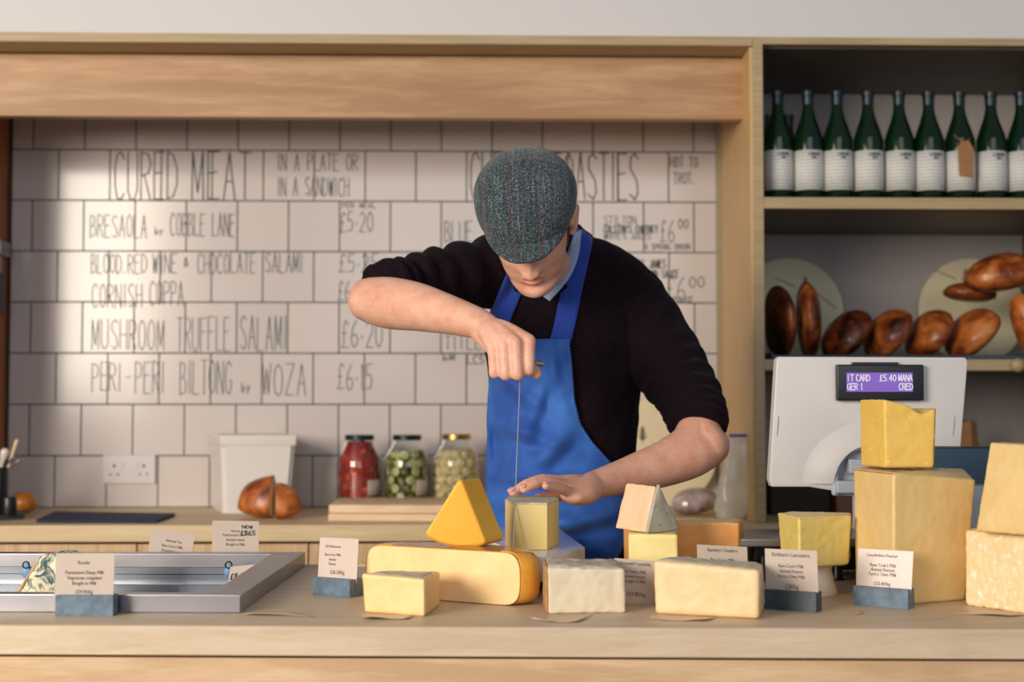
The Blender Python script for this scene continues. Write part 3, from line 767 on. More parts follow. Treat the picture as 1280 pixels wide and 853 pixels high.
# --- sweater
def folds(freq, amp, lo=0.0, ph=0.0, tw=1.5):
    def f(t, a):
        k = max(0, (t - lo) / (1 - lo + 1e-6))
        return 1 + amp * (0.25 + k) * (math.sin(2 * math.pi * freq * t * (0.7 + .3 * t) + tw * math.sin(a + ph) + 1.3 * MN.noise(Vector((t * 5, math.cos(a), math.sin(a) + ph))))) * (0.5 + .5 * math.cos(a + ph * 2))
    return f
sw = NB()
tube(sw, [at(700, 318, 2.985), at(702, 345, 2.985), at(704, 400, 2.98), at(706, 450, 2.98), at(706, 520, 2.985), at(707, 600, 2.985), at(706, 690, 2.985), at(706, 745, 2.985)],
     [(.078, .072), (.120, .095), (.158, .118), (.163, .128), (.153, .122), (.149, .120), (.152, .122), (.152, .12)], side=(1, 0, 0), seg=64, n=8,
     fn=lambda t, a: 1 + .012 * math.sin(t * 40 + 2 * math.sin(a * 2) + 5 * MN.noise(Vector((t * 4, math.cos(a) * 2, math.sin(a) * 2)))))
tube(sw, [at(695, 335, 2.985), at(655, 328, 2.975), at(617, 338, 2.955), at(560, 350, 2.885), at(510, 360, 2.815), at(478, 366, 2.762)],
     [.082, .080, .073, .066, .0595, .0560], seg=48, n=12, flat=True, fn=folds(9, .12, .1, .4))
tube(sw, [at(705, 345, 2.985), at(752, 352, 2.985), at(795, 398, 2.985), at(836, 458, 2.925), at(861, 494, 2.865), at(871, 524, 2.815), at(872, 536, 2.80)],
     [.080, .082, .084, .076, .066, .058, .0565], seg=48, n=12, flat=True, fn=folds(13, .075, .2, 2.2))
sw = remesh(sw, 0.004, 1)
jitter(sw, .006, 14, 3.0); jitter(sw, .0025, 34, 8.0)
bvh = BVHTree.FromBMesh(sw)
put('sweater', sw, M['sweater'], man, smooth=True)
# ribbed neckband
bm = NB(); ncen = at(682, 350, 2.93); nax = Vector((-.1, -.45, .9)).normalized()
ring = []
s_ = Vector((1, 0, 0)); s_ = (s_ - nax * s_.dot(nax)).normalized(); u_ = nax.cross(s_)
pts = [ncen + (s_ * math.cos(2 * math.pi * i / 24) * .064 + u_ * math.sin(2 * math.pi * i / 24) * .066) for i in range(25)]
tube(bm, pts, [.010] * 25, seg=10, n=3, side=nax, caps=False)
put('neckband', bm, M['sweater'], man, smooth=True)
# shirt collar
def collar_ring(r, h0, h1, a0, a1):
    bm = NB(); rows = []
    for j in range(7):
        k = j / 6; row = []
        for i in range(41):
            a = a0 + (a1 - a0) * i / 40
            row.append(ncen + nax * (h0 + (h1 - h0) * k) + (s_ * math.cos(a) * (r + .006 * k) + u_ * math.sin(a) * (r + .010 * k + .002)))
        rows.append(row)
    grid(bm, rows); solidify(bm, .0025); return bm
bm = NB(); co_ = catmull([at(727, 288, 2.92), at(724, 316, 2.885), at(716, 340, 2.855), at(703, 359, 2.835), at(687, 377, 2.825)], 6)
ci_ = catmull([at(718, 292, 2.925), at(710, 316, 2.905), at(698, 338, 2.885), at(688, 354, 2.865), at(680, 372, 2.845)], 6)
grid(bm, [[o_ * (1 - k) + i_ * k + Vector((0, -.004 * math.sin(k * 3.14), 0)) for k in (0, .25, .5, .75, 1)] for o_, i_ in zip(co_, ci_)]); solidify(bm, .002)
put('shirt_collar', bm, M['shirt'], man, smooth=True)

# --- apron, laid over the sweater
def interp(tab, v): return lerp_lin(tab, v)
def lerp_lin(tab, z):
    if z <= tab[0][0]: return tab[0][1]
    for (a, va), (b, vb) in zip(tab, tab[1:]):
        if z <= b: return va + (vb - va) * (z - a) / (b - a)
    return tab[-1][1]
LX = [(424, 640), (450, 618), (475, 611), (520, 609), (580, 608), (640, 607), (800, 606)]
RX = [(424, 711), (460, 715), (500, 718), (530, 725), (555, 742), (580, 765), (605, 786), (640, 794), (670, 786), (700, 770), (800, 766)]
NR, NC = 80, 56; Yg = [[0] * (NC + 1) for _ in range(NR + 1)]; XZ = [[None] * (NC + 1) for _ in range(NR + 1)]
for j in range(NR + 1):
    py = 424 + (800 - 424) * j / NR
    for i in range(NC + 1):
        px = lerp_lin(LX, py) + (lerp_lin(RX, py) - lerp_lin(LX, py)) * i / NC
        p = at(px, py, 2.87); XZ[j][i] = p
        d = (p - cam.location).normalized()
        hit = bvh.ray_cast(cam.location, d)
        if hit[0] is not None and hit[0].y < 3.05: Yg[j][i] = hit[0].y - .006
        else:
            q = bvh.find_nearest(at(px, py, 2.94)); Yg[j][i] = (q[0].y - .004) if q[0] is not None and q[0].y < 3.0 else 2.95
for _ in range(6):
    Y2 = [r[:] for r in Yg]
    for j in range(NR + 1):
        for i in range(NC + 1):
            nb_ = [Yg[min(NR, max(0, j + a))][min(NC, max(0, i + b))] for a in (-1, 0, 1) for b in (-1, 0, 1)]
            Y2[j][i] = min(Yg[j][i], sum(nb_) / 9)
    Yg = Y2
bm = NB(); rows = []
for j in range(NR + 1):
    row = []
    for i in range(NC + 1):
        u, v = i / NC, j / NR
        k = math.sin(math.pi * min(1, max(0, u))) ** .5
        f = 0
        # soft horizontal and diagonal creases
        for (cu, cv, ang_, ln_, wd_, am) in ((.25, .30, .25, .30, .022, .011), (.62, .36, -.5, .32, .026, .013), (.45, .47, .10, .55, .020, .010), (.30, .58, .35, .35, .026, .012),
                                     (.70, .60, -.25, .35, .026, .014), (.80, .12, 1.25, .20, .030, .006), (.35, .17, .5, .25, .026, .010), (.55, .68, .2, .5, .022, .012), (.5, .25, -.9, .3, .03, .008)):
            du, dv = (u - cu) * .42, v - cv; ln = ln_ * .5; a_ = du * math.cos(ang_) + dv * math.sin(ang_); b_ = -du * math.sin(ang_) + dv * math.cos(ang_)
            f += 1.7 * am * G(a_, ln) * (G(b_, wd_) - .7 * G(b_ - wd_ * 1.8, wd_))
        f += .010 * MN.noise(Vector((u * 2 + v * 2, v * 12, 1.0))) + .004 * MN.noise(Vector((u * 4, v * 24 + u * 4, 4.0))) + .006
        Yv = Yg[j][i] - .004 - max(-.002, f) * k
        P_ = XZ[j][i]; t = Yv / P_.y
        row.append(Vector((P_.x * t, Yv, CAMZ + (P_.z - CAMZ) * t)))
    rows.append(row)
grid(bm, rows); solidify(bm, .0018)
apron = put('apron', bm, M['apron'], man, smooth=True)
bm = NB(); m_ = [r[-2] + Vector((.0, -.0016, 0)) for r in rows[:60]]
for a, b in zip(m_[::1], m_[1::1]):
    c_ = a + (b - a) * .5; ellipsoid(bm, c_, (.0010, .0008, .0018), None, 6, 4)
put('stitching', bm, M['bluehook'], apron, smooth=True)
def strap(pxs, w):
    bm = NB(); P = []
    C_ = catmull([Vector((a, b, 0)) for a, b in pxs], 10)
    for i, c_ in enumerate(C_):
        t = (C_[min(i + 1, len(C_) - 1)] - C_[max(i - 1, 0)]).normalized(); s__ = Vector((-t.y, t.x, 0)); row = []
        for k in range(7):
            q = c_ + s__ * w * (k / 6 - .5); d = (at(q.x, q.y, 2.9) - cam.location).normalized(); hit = bvh.ray_cast(cam.location, d)
            if hit[0] is None: hit = bvh.find_nearest(at(q.x, q.y, 2.95))
            row.append(hit[0] - d * .006)
        P.append(row)
    for _ in range(4):
        P = [[(P[max(0, j - 1)][k] + P[j][k] * 2 + P[min(len(P) - 1, j + 1)][k]) / 4 for k in range(7)] for j in range(len(P))]
    grid(bm, P); solidify(bm, .002); return bm
put('apron_strap', strap([(697, 440), (706, 405), (714, 365), (721, 333), (727, 305), (729, 286)], 26), M['strap'], apron, smooth=True)
put('apron_strap', strap([(612, 436), (624, 400), (638, 366), (652, 332), (668, 305)], 27), M['strap'], apron, smooth=True)
# trousers and shoes (behind the counter)
bm = NB(); hx = man.location.x
tube(bm, [(hx, 2.985, 1.02), (hx, 2.985, .93), (hx, 2.985, .84)], [(.12, .09), (.135, .10), (.14, .10)], side=(1, 0, 0), seg=32, n=5)
for s in (-1, 1):
    tube(bm, [(hx + s * .075, 2.985, .86), (hx + s * .10, 2.97, .50), (hx + s * .12, 2.99, .07)], [.095, .07, .06], seg=24, n=8)
bm = remesh(bm, .007, 2); put('trousers', bm, M['denim'], man, smooth=True)
for s in (-1, 1):
    bm = NB(); tube(bm, [(hx + s * .12, 3.03, .045), (hx + s * .125, 2.95, .045), (hx + s * .135, 2.84, .032)], [(.040, .044), (.044, .044), (.040, .030)], side=(1, 0, 0), seg=18, n=5)
    put('shoe', bm, M['shoe'], man, smooth=True)

# cheese wire: bar in the fist and wire down to the plate
wt, wb = at(650.5, 470, 2.506), onz(641, 691, TOP + .0655)
cw = thing('cheese_wire', 'thin steel cheese wire with short grey bar handle held in the fist', 'cutter', wb)
bm = NB(); tube(bm, [at(622, 452, 2.525), at(650, 453, 2.522), at(680, 455, 2.519)], [.0055, .0055, .0055], seg=12, n=2, flat=True); put('handle_bar', bm, plain('grey_bar', rgb(140, 142, 138), .4, .6), cw, smooth='auto')
bm = NB(); tube(bm, [at(650.8, 455, 2.516), (wt + wb) / 2, wb], [.0009] * 3, seg=8, n=3); put('wire', bm, plain('bright_wire', rgb(225, 225, 225), .3, .8), cw, smooth=True)
print('PERSON DONE')

for px, py, e in ((158, 386, 2.2), (181, 386, 3.0)):
    l = bpy.data.lights.new('pendant_bulb_light', 'POINT'); l.energy = e; l.color = (1, .55, .25); l.shadow_soft_size = .05
    o = bpy.data.objects.new('pendant_bulb_light', l); COL.objects.link(o); o.location = at(px, py, 9.1); o.location.y = -.5

# ================================================================== ON THE SERVICE COUNTER
def tess(bm, cuts, amp=0, sc_=30, seed=0):
    if cuts: bmesh.ops.subdivide_edges(bm, edges=bm.edges[:], cuts=cuts, use_grid_fill=True)
    if amp: jitter(bm, amp, sc_, seed)
def poly_solid(base, top):
    bm = NB(); a = [bm.verts.new(p) for p in base]; b = [bm.verts.new(p) for p in top]; n = len(a)
    bm.faces.new(a[::-1]); bm.faces.new(b)
    for i in range(n): bm.faces.new((a[i], a[(i + 1) % n], b[(i + 1) % n], b[i]))
    bmesh.ops.recalc_face_normals(bm, faces=bm.faces); return bm
def corners(base, top, z0=TOP):
    B = [onz(x, y, z0) for x, y in base]; T = [at(x, y, b.y) for (x, y), b in zip(top, B)]
    return B, T
def organic(name, B, T, mat, bevel=.003, vox=.0035, amp=.0012, sc_=40, label=None, cat='cheese', group=None, parent=None, z0=None):
    bm = poly_solid(B, T)
    es = bm.edges[:]; bmesh.ops.bevel(bm, geom=es, offset=bevel, segments=3, profile=.5, affect='EDGES')
    bm = remesh(bm, vox, 1); jitter(bm, amp, sc_, 1.3)
    if z0 is not None:
        for v in bm.verts:
            if v.co.z < z0 + .0004: v.co.z = z0 + .0004
    o = put(name, bm, mat, parent, smooth=True)
    if label: tag(o, label, cat, group)
    return o
def rind(q, mat, parent, name='rind', t=.003, n=26, amp=.0012, sc_=70, inset=.0015):
    """rough crust plate over the quad q (a, b, c, d), thickness outward"""
    a, b, c, d = q; nrm = (b - a).cross(d - a).normalized()
    bm = NB(); rows = []
    for j in range(n + 1):
        v = j / n; row = []
        for i in range(n + 1):
            u = i / n; p = (a * (1 - u) + b * u) * (1 - v) + (d * (1 - u) + c * u) * v
            e = min(u, 1 - u, v, 1 - v); k = min(1, e * 12) ** .5
            row.append(p + nrm * (-inset + (t + amp * MN.noise(p * sc_)) * k))
        rows.append(row)
    grid(bm, rows); solidify(bm, .0016)
    return put(name, bm, mat, parent, smooth=True)

# --- small wedge in front (left)
B, T = corners([(456, 766), (531, 771.5), (550, 757), (483, 752)], [(452, 717), (531, 724.5), (550, 714.5), (478, 715)])
o = organic('cheese_wedge', B, T, M['c_pale'], vox=.0026, amp=.0004, label='small pale wedge of hard cheese in front of the big rinded half wheel', bevel=.0015)
rind([T[0] + Vector((.012, .008, 0)), T[1] + Vector((-.004, .006, 0)), T[2] + Vector((-.004, -.003, 0)), T[3]], M['c_greyrind'], o, t=.0022, inset=.001)
# --- rinded half wheel
PL, PR = onz(458, 744), onz(652, 759); GH = .081
U = (PR - PL); GR = U.length / 2; U.normalize(); Nn = Vector((-U.y, U.x, 0)); GC = (PL + PR) / 2
def gprof(t):   # t 0..1 from bottom centre edge over the rim to the top: (radial factor, z)
    a = -math.pi / 2 + math.pi * t; e = .62; c_ = math.copysign(abs(math.cos(a)) ** e, math.cos(a)); s_ = math.copysign(abs(math.sin(a)) ** e, math.sin(a))
    return 1 - .036 / GR * (1 - c_) , GH / 2 + GH / 2 * s_
bm = NB(); V = []
NP, NA = 28, 60
for i in range(NA + 1):
    th_ = -.42 + (math.pi + .84) * i / NA; row = []
    for j in range(NP + 1):
        k, z = gprof(j / NP); row.append(bm.verts.new(GC + U * math.cos(th_) * GR / math.cos(.42) * k + Nn * (math.sin(th_) + .408 / (k * k)) * .066 * k + Vector((0, 0, z + .0004))))
    V.append(row)
for a, b in zip(V, V[1:]):
    for j in range(NP): bm.faces.new((a[j], a[j + 1], b[j + 1], b[j]))
bm.faces.new([r[-1] for r in V]); bm.faces.new([r[0] for r in V][::-1]); bm.faces.new([v for v in V[0]] + [v for v in V[-1][::-1]])
gouda = tag(put('cheese_half_wheel', bm, M['c_rind'], None, smooth='auto'), 'large cut half wheel with glossy amber rind and wide pale face', 'cheese')
bm = NB(); ring = [GC + U * sgn * GR * (gprof(t)[0] - .012) + Vector((0, 0, .0012 + gprof(t)[1] * .972)) - Nn * .0002 for sgn, ts in ((1, range(NP + 1)), (-1, range(NP, -1, -1))) for t in [x / NP for x in ts]]
f = bm.faces.new([bm.verts.new(p) for p in ring]); g = bmesh.ops.extrude_face_region(bm, geom=[f])
for v in [x for x in g['geom'] if isinstance(x, bmesh.types.BMVert)]: v.co -= Nn * .0025
put('cut_face', bm, M['c_gouda'], gouda, bevel=.0008)
bm = NB(); pts = [GC + U * math.cos(math.pi * i / 24) * GR * .70 + Nn * (.004 + math.sin(math.pi * i / 24) * .060) + Vector((0, 0, GH + .0006)) for i in range(25)]
f = bm.faces.new([bm.verts.new(p) for p in pts]); put('printed_top', bm, M['c_label'], gouda)
# --- yellow wedge standing on it
GZ = TOP + GH
c0 = onz(573, 683, GZ + .0012); Yc = c0.y
px_ = [(572, 601), (577, 600.5), (607, 676), (606, 680), (598, 682.4), (586, 683.3), (573, 683.5), (560, 681.5), (548, 677.8), (538, 672.8), (532, 668.5), (531.5, 666)]
Fp = [at(x, y, Yc) for x, y in px_]
for p in Fp: p.z = max(p.z, GZ + .0012)
Tv = Vector((.030, .062, .0))
bm = poly_solid(Fp, [p + Tv for p in Fp]); bmesh.ops.bevel(bm, geom=bm.edges[:], offset=.0012, segments=2, affect='EDGES'); bm = remesh(bm, .0022, 1); jitter(bm, .0003, 35)
yw = tag(put('yellow_cheese_wedge', bm, M['c_yellow'], None, smooth=True), 'deep yellow cheese wedge standing on its curved rind on the half wheel', 'cheese')
bm = NB(); rows = [[p + Vector((0, 0, -.0004)) + Tv * k for k in (.01, .25, .5, .75, .99)] for p in Fp[3:11]]
grid(bm, rows); solidify(bm, .0006); put('rind', bm, M['c_yrind'], yw, smooth=True)

# --- plate under the block being cut
PZ = TOP + .065
pl = thing('cutting_plate', 'white angular cutting plate on a low black base in front of the man', 'plate', onz(665, 715))
tp = [onz(x, y, PZ) for x, y in ((672, 697), (690, 697), (731, 684), (700, 661), (612, 658.5), (592, 664), (622, 681))]
bm = poly_solid([p - Vector((0, 0, .039)) for p in tp], tp); put('slab', bm, M['stone'], pl, bevel=.0025, seg=3, smooth='auto')
cpl = sum(tp, Vector()) / 7
bm = poly_solid([Vector((cpl.x + (p.x - cpl.x) * .72, cpl.y + (p.y - cpl.y) * .66, TOP + .0003)) for p in tp], [Vector((cpl.x + (p.x - cpl.x) * .72, cpl.y + (p.y - cpl.y) * .66, PZ - .0392)) for p in tp])
put('base', bm, M['black'], pl)
B = [onz(x, y, PZ + .0004) for x, y in ((631.5, 682), (643, 687.5), (684, 688), (698.5, 681), (693, 675), (637, 675))]
hb = at(643, 628.5, B[1].y).z
T = [Vector((p.x, p.y, hb)) for p in B]
bm = poly_solid(B, T); o = tag(put('cheese_block', bm, M['c_block'], None, bevel=.0012, smooth='auto'), 'faceted light yellow cheese block under the hand with the wire before it', 'cheese')
for nm, z in (('top_rind', hb - .0035), ('bottom_rind', PZ + .0008)):
    cc = sum(B, Vector()) / 6; k = 1.006
    lo = [Vector((cc.x + (p.x - cc.x) * k, cc.y + (p.y - cc.y) * k, z)) for p in B]
    bm = poly_solid(lo, [p + Vector((0, 0, .0037 if nm == 'top_rind' else .003)) for p in lo]); put(nm, bm, M['c_greyrind'] if nm == 'top_rind' else M['c_pale'], o, bevel=.0006)

# --- crumbly white block
B, T = corners([(684, 768), (782, 766.5), (779, 753), (680, 757)], [(683, 709), (781, 711), (772, 701), (680, 699)])
o = organic('cheese_block', B, T, M['c_caer'], amp=.0008, sc_=90, bevel=.0022, vox=.0028, label='crumbly white cheese block with mottled grey rind right of the half wheel')
rind([T[0], T[1], T[2], T[3]], M['c_caerrind'], o, t=.004, amp=.003, sc_=55)
rind([B[3], B[0], T[0], T[3]], M['c_brownrind'], o, t=.002)
# --- cloth cheddar slab
B, T = corners([(819, 768), (949, 775), (956, 761), (828, 756)], [(816, 700), (950, 713), (953, 705), (840, 697)])
o = organic('cheese_slab', B, T, M['c_slab'], amp=.0006, sc_=80, bevel=.005, vox=.003, label='wide cream slab of cheese with pale grey rind, front and centre right')
rind([T[0] + Vector((.006, .006, 0)), T[1] + Vector((-.007, .007, -.001)), T[2], T[3]], M['c_greyrind'], o, t=.0035, amp=.002)
rind([B[1] + Vector((-.002, .007, .006)), B[2] + Vector((0, 0, .006)), T[2] + Vector((0, 0, -.005)), T[1] + Vector((-.002, .007, -.008))], M['c_greyrind'], o, t=.0012)
# --- ivory cube and bloomy wedge on it
B, T = corners([(787, 741), (849, 743), (846, 729), (786, 728)], [(785, 667), (847, 669), (843, 664), (786, 663)])
zq = T[0].z; T = [Vector((p.x, p.y, zq)) for p in T]
o = organic('cheese_cube', B, T, M['c_cube'], bevel=.0025, vox=.0028, amp=.0006, label='ivory cheese cube carrying the grey-rinded wedge behind the labels')
a_, b_, c_ = at(805, 665, 2.335), at(847, 662, 2.40), at(820, 607, 2.365)
dz = (zq + .0016) - a_.z; a_.z += dz; b_.z = a_.z; Ax = Vector((-.040, .085, 0))
mid_ = (a_ + b_) / 2 + Vector((.004, -.004, 0))
tri = [a_, mid_, b_, c_ + Vector((.001, 0, -.001)), c_ + Vector((-.001, 0, 0))]
bm = poly_solid(tri, [p + Ax for p in tri]); bmesh.ops.bevel(bm, geom=bm.edges[:], offset=.002, segments=2, affect='EDGES'); bm = remesh(bm, .0024, 1); jitter(bm, .001, 50, 2)
o = tag(put('soft_cheese_wedge', bm, M['c_brie'], None, smooth=True), 'rosy soft cheese wedge with speckled grey bloomy rind, perched on the ivory cube', 'cheese')
bm = NB(); rows = []
for j in range(21):
    v = j / 20; lo_, hi_ = a_ * (1 - v) + c_ * v, b_ * (1 - v) + c_ * v; row = []
    for i in range(15):
        u = i / 14; p = lo_ * (1 - u) + hi_ * u; nn = (b_ - a_).cross(c_ - a_).normalized(); nn = -nn if nn.y > 0 else nn
        row.append(p + nn * (.0022 + .0018 * math.sin(math.pi * u) + .0012 * MN.noise(p * 80)) + Vector((0, 0, -.0012 * math.sin(math.pi * u) * (1 - v))))
    rows.append(row)
grid(bm, rows); solidify(bm, .003); put('bloomy_rind', bm, M['c_bloom'], o, smooth=True)
# --- orange slab behind
B, T = corners([(780, 724), (925, 727), (932, 719), (790, 717)], [(779, 652), (924, 655), (929, 652.5), (788, 650.5)])
zq = T[0].z; T = [Vector((p.x, p.y, zq)) for p in T]
o = organic('orange_cheese_slab', B, T, M['c_red'], bevel=.0015, vox=.003, amp=.0006, label='long orange cheese slab behind the ivory cube and its label')
rind([T[0], T[1], T[2], T[3]], M['c_pale'], o, t=.0022, name='top_rind')
# --- pedestal and cheese
pc = onz(1006, 742); 
bm = NB(); lathe(bm, [(.052, .0004), (.053, .004), (.047, .020), (.043, .040), (.046, .0485), (0, .049)], pc, 44)
tag(put('cake_stand', bm, M['china'], None, smooth='auto'), 'small white china pedestal under the yellow cheese beside the scale', 'stand')
z1 = TOP + .0494
B, T = corners([(977, 702), (999, 711.5), (1060, 707), (1064, 699), (992, 696)], [(972, 641.5), (998, 647), (1064, 645), (1064, 641), (988, 639.5)], z1)
o = organic('cheese_chunk', B, T, M['c_lanc'], bevel=.0025, vox=.0028, amp=.0006, sc_=90, label='buttery yellow cheese chunk resting on the white china pedestal')
rind([T[0], T[1], T[2], T[4]], M['c_pale'], o, t=.0016, amp=.0004)
# --- tall golden block, shard on top
B, T = corners([(1070, 744), (1117, 758), (1206, 751), (1192, 729), (1085, 727)], [(1067, 586), (1117, 591), (1219, 600), (1205, 586), (1085, 582.5)])
o = organic('tall_cheese_block', B, T, M['c_poach'], bevel=.0025, vox=.003, amp=.0004, sc_=90, label='tall golden hard cheese block with a shard of cheese on its top')
rind([T[0], T[1], T[3], T[4]], M['c_brownrind'], o, t=.0015)
zL = at(1117, 591, B[1].y).z + .0022
ys = onz(1108, 585, zL).y
out = [(1107, 584.6), (1168, 585.5), (1168.5, 560), (1170.5, 511), (1167, 511.5), (1160, 516), (1153, 517.5), (1146, 515), (1137, 507), (1120, 502.5), (1105, 499)]
Fp = [at(x, y, ys) for x, y in out]; Fp[0].z = Fp[1].z = zL
Tv = Vector((-.020, .075, 0)); bk = [p + Tv for p in Fp]
for p in bk[:2]: p.z = zL
bm = poly_solid(Fp, bk); bmesh.ops.bevel(bm, geom=bm.edges[:], offset=.0014, segments=2, affect='EDGES'); bm = remesh(bm, .0024, 1); jitter(bm, .0008, 60)
o = tag(put('cheese_shard', bm, M['c_poachtop'], None, smooth=True), 'yellow cheese shard with jagged broken top on the tall golden block', 'cheese')
rind([Fp[1] + Vector((.0005, .002, .002)), bk[1], bk[3], Fp[3] + Vector((.0005, .002, 0))], M['c_brownrind'], o, t=.0015, inset=.0008)
# --- grainy block and block on top at the right edge
B, T = corners([(1207, 757), (1292, 769), (1335, 758), (1228, 746)], [(1207, 663), (1292, 676), (1335, 672), (1230, 661)])
zq = T[0].z; T = [Vector((p.x, p.y, zq)) for p in T]
o = organic('grainy_cheese_block', B, T, M['c_parm'], bevel=.002, vox=.003, amp=.0016, sc_=130, label='grainy pale cheese block at the right end of the counter')
z1 = zq + .003
B, T = corners([(1220, 664.5), (1292, 670.5), (1338, 664), (1238, 657)], [(1238, 553.5), (1292, 557), (1335, 556), (1252, 553)], z1)
organic('aged_cheese_block', B, T, M['c_poach'], bevel=.0015, vox=.003, amp=.0007, sc_=90, label='aged golden cheese block stacked on the grainy pale block')

# --- label cards
def card(name, label, bl, br, tl, Y, lines, lean=.010, mat='paper', holder_h=0, hand=None, Yr=None, group=None):
    O = at(bl[0], bl[1], Y); Ur = at(br[0], br[1], Yr if Yr is not None else Y) - O; Vr = at(tl[0], tl[1], Y + lean) - O
    N = Ur.cross(Vr).normalized()
    bm = NB(); obox(bm, O, Ur, Vr, -N * .0007)
    o = tag(put(name, bm, M[mat], None, bevel=.0002, seg=1), label, 'label card', group)
    if lines:
        bm = NB(); u = Ur.normalized(); v = Vr.normalized()
        for txt, cx, cy, sz in lines: write(bm, txt, O + Ur * cx + Vr * (cy + .035), u, v, N, sz, .84)
        put('printed_text', bm, M['print'], o)
    if hand:
        bm = NB()
        for txt, x0, x1, y0, hh, w_ in hand: strokes(bm, txt, O + Ur * x0 + Vr * y0, Ur.normalized(), Vr.normalized(), N, w_, Ur.length * (x1 - x0), hh, .35, .03)
        put('handwritten_price', bm, M['black'], o)
    return o, N
def holder(label, fl, fr, h, mat='slate', dep=.026, z=TOP, name='card_holder'):
    O = onz(fl[0], fl[1], z) + Vector((0, 0, .0003)); U_ = onz(fr[0], fr[1], z) - onz(fl[0], fl[1], z); W_ = Vector((-U_.y, U_.x, 0)).normalized()
    bm = NB(); a = obox(bm, O, U_, W_ * (dep * .42), Vector((0, 0, h))); obox(bm, O + W_ * (dep * .46), U_, W_ * (dep * .54), Vector((0, 0, h))); obox(bm, O + W_ * (dep * .41), U_, W_ * (dep * .06), Vector((0, 0, h * .35)))
    o = tag(put(name, bm, M[mat], None, bevel=.0008, seg=1, smooth=False), label, 'card holder', 'slate card holders on the counter')
    global HYR
    p0 = O + W_ * (dep * .435); HYR = (p0 + U_).y
    return p0
sz = .0072
h = holder('blue-grey slate block holding the sheep milk card before the steel well', (69, 771), (141, 771), .0295)
card('label_card', 'price card for pasteurised sheep milk cheese in front of the steel well', (68, 748), (141.5, 748), (70, 692), h.y, [
 ('Roselia', .48, .72, sz), ('Pasteurised Sheep Milk', .5, .50, sz), ('Vegetarian coagulant', .5, .38, sz), ('Bought in Milk', .5, .26, sz), ('£29.95/kg', .5, .065, sz * 1.05)], .004, Yr=HYR)
h = holder('slate block holding the pinkish card between steel well and cheeses', (391, 744), (437, 748), .0275, dep=.034)
card('label_card', 'sunlit pinkish card in the slate block beside the steel well corner', (397, 726), (445.5, 729), (400, 672), h.y, [
 ('Old Winchester', .36, .74, sz * .8), ("Raw Cow's Milk", .36, .55, sz * .8), ('Animal', .36, .44, sz * .8), ('Rennet', .36, .34, sz * .8), ('£26.50/kg', .5, .14, sz * 1.2)], .008, 'paper_film', Yr=HYR)
card('label_card', 'Gorwydd Caerphilly card squeezed between the crumbly block and the cream slab', (773, 755), (824, 758.5), (768, 698), 2.215, [
 ('Gorwydd Caerphilly', .5, .84, sz * .95), ("Raw Cow's Milk", .45, .66, sz * .95), ('Animal rennet', .45, .555, sz * .95), ('Bought in Milk', .45, .45, sz * .95), ('£29.80/kg', .45, .16, sz * 1.2)], .006)
card('label_card', "Appleby's Cheshire card peeping over the wide cream slab", (873, 738), (936, 741), (871, 681), 2.345, [
 ("Appleby's Cheshire", .5, .83, sz * 1.05), ("Raw Cow's Milk", .5, .62, sz * 1.0)], .006)
h = holder("dark slate block holding the Kirkham's Lancashire card", (955, 761.5), (1020, 766.5), .0285, 'slate_dark')
card('label_card', "Kirkham's Lancashire price card between the cream slab and pedestal", (957.5, 740), (1023, 744), (956, 686), h.y, [
 ("Kirkham's Lancashire", .5, .80, sz * 1.15), ("Raw Cow's Milk", .5, .55, sz), ('Animal Rennet', .5, .43, sz), ("Farm's Own Milk", .5, .31, sz), ('£28/kg', .5, .07, sz * 1.3)], .004, Yr=HYR)
h = holder('blue slate block holding the Lincolnshire Poacher card', (1067, 756.5), (1135, 762.5), .0285)
card('label_card', 'Lincolnshire Poacher price card in front of the tall golden block', (1070, 737), (1139, 742), (1073, 686), h.y, [
 ('Lincolnshire Poacher', .45, .79, sz * .95), ("Raw Cow's Milk", .47, .55, sz * 1.05), ('Animal Rennet', .47, .44, sz * 1.05), ("Farm's Own Milk", .47, .33, sz * 1.05), ('£25.40/kg', .47, .10, sz * 1.1)], .004, 'paper_film', Yr=HYR)
card('label_card', 'tilted card leaning behind the steel well, left of the £8.65 card', (181, 710), (235, 718), (190, 660), 2.764, [
 ('Almond Tea', .55, .68, sz), ("Raw Cow's Milk", .53, .55, sz), ('Animal Rennet', .52, .43, sz), ("Vegetarian milk", .48, .31, sz)], .003)
card('label_card', 'card with handwritten NOW £8.65 standing behind the steel well', (264.5, 710), (323, 711), (265.5, 651), 2.758, [
 ('Winslade', .5, .73, sz * .8), ('Pasteurised Cow', .46, .64, sz), ('Animal rennet', .5, .54, sz), ('Bought in Milk', .5, .44, sz), ('£10 each', .52, .22, sz)], .003,
 hand=[('NOW', .64, .86, .845, .0055, .0014), ('£865', .61, .92, .70, .0085, .0016)])

# --- chilled steel well set in the counter
well = thing('steel_display_well', 'brushed steel display well let into the left of the counter', 'display well', (-.85, 2.4, TOP))
fO = [onz(300, 767), onz(381.5, 708)]
def sk(p): return Matrix.Rotation(ang, 3, 'Z') @ (Vector(p) - Vector((0, 1.99, 0))) + Vector((0, 1.99, 0))
f0, b0 = fO
du = Vector((1, -.052, 0)).normalized(); bd = Vector((1, -.035, 0)).normalized()
hz_ = Vector((0, 0, .0265)); LEN = 1.1
bm = NB()     # rails with mitred corners
fi = f0 + Vector((-.046, .030, 0)); bi = b0 + Vector((-.060, -.035, 0))
def far(p, d): return p - d * LEN
def rail(a, b, c, d):
    b_ = [p + Vector((0, 0, .0003)) for p in (a, b, c, d)]; t_ = [p + hz_ for p in (a, b, c, d)]
    q = poly_solid(b_, t_); me = bpy.data.meshes.new('q'); q.to_mesh(me); q.free(); bm.from_mesh(me); bpy.data.meshes.remove(me)
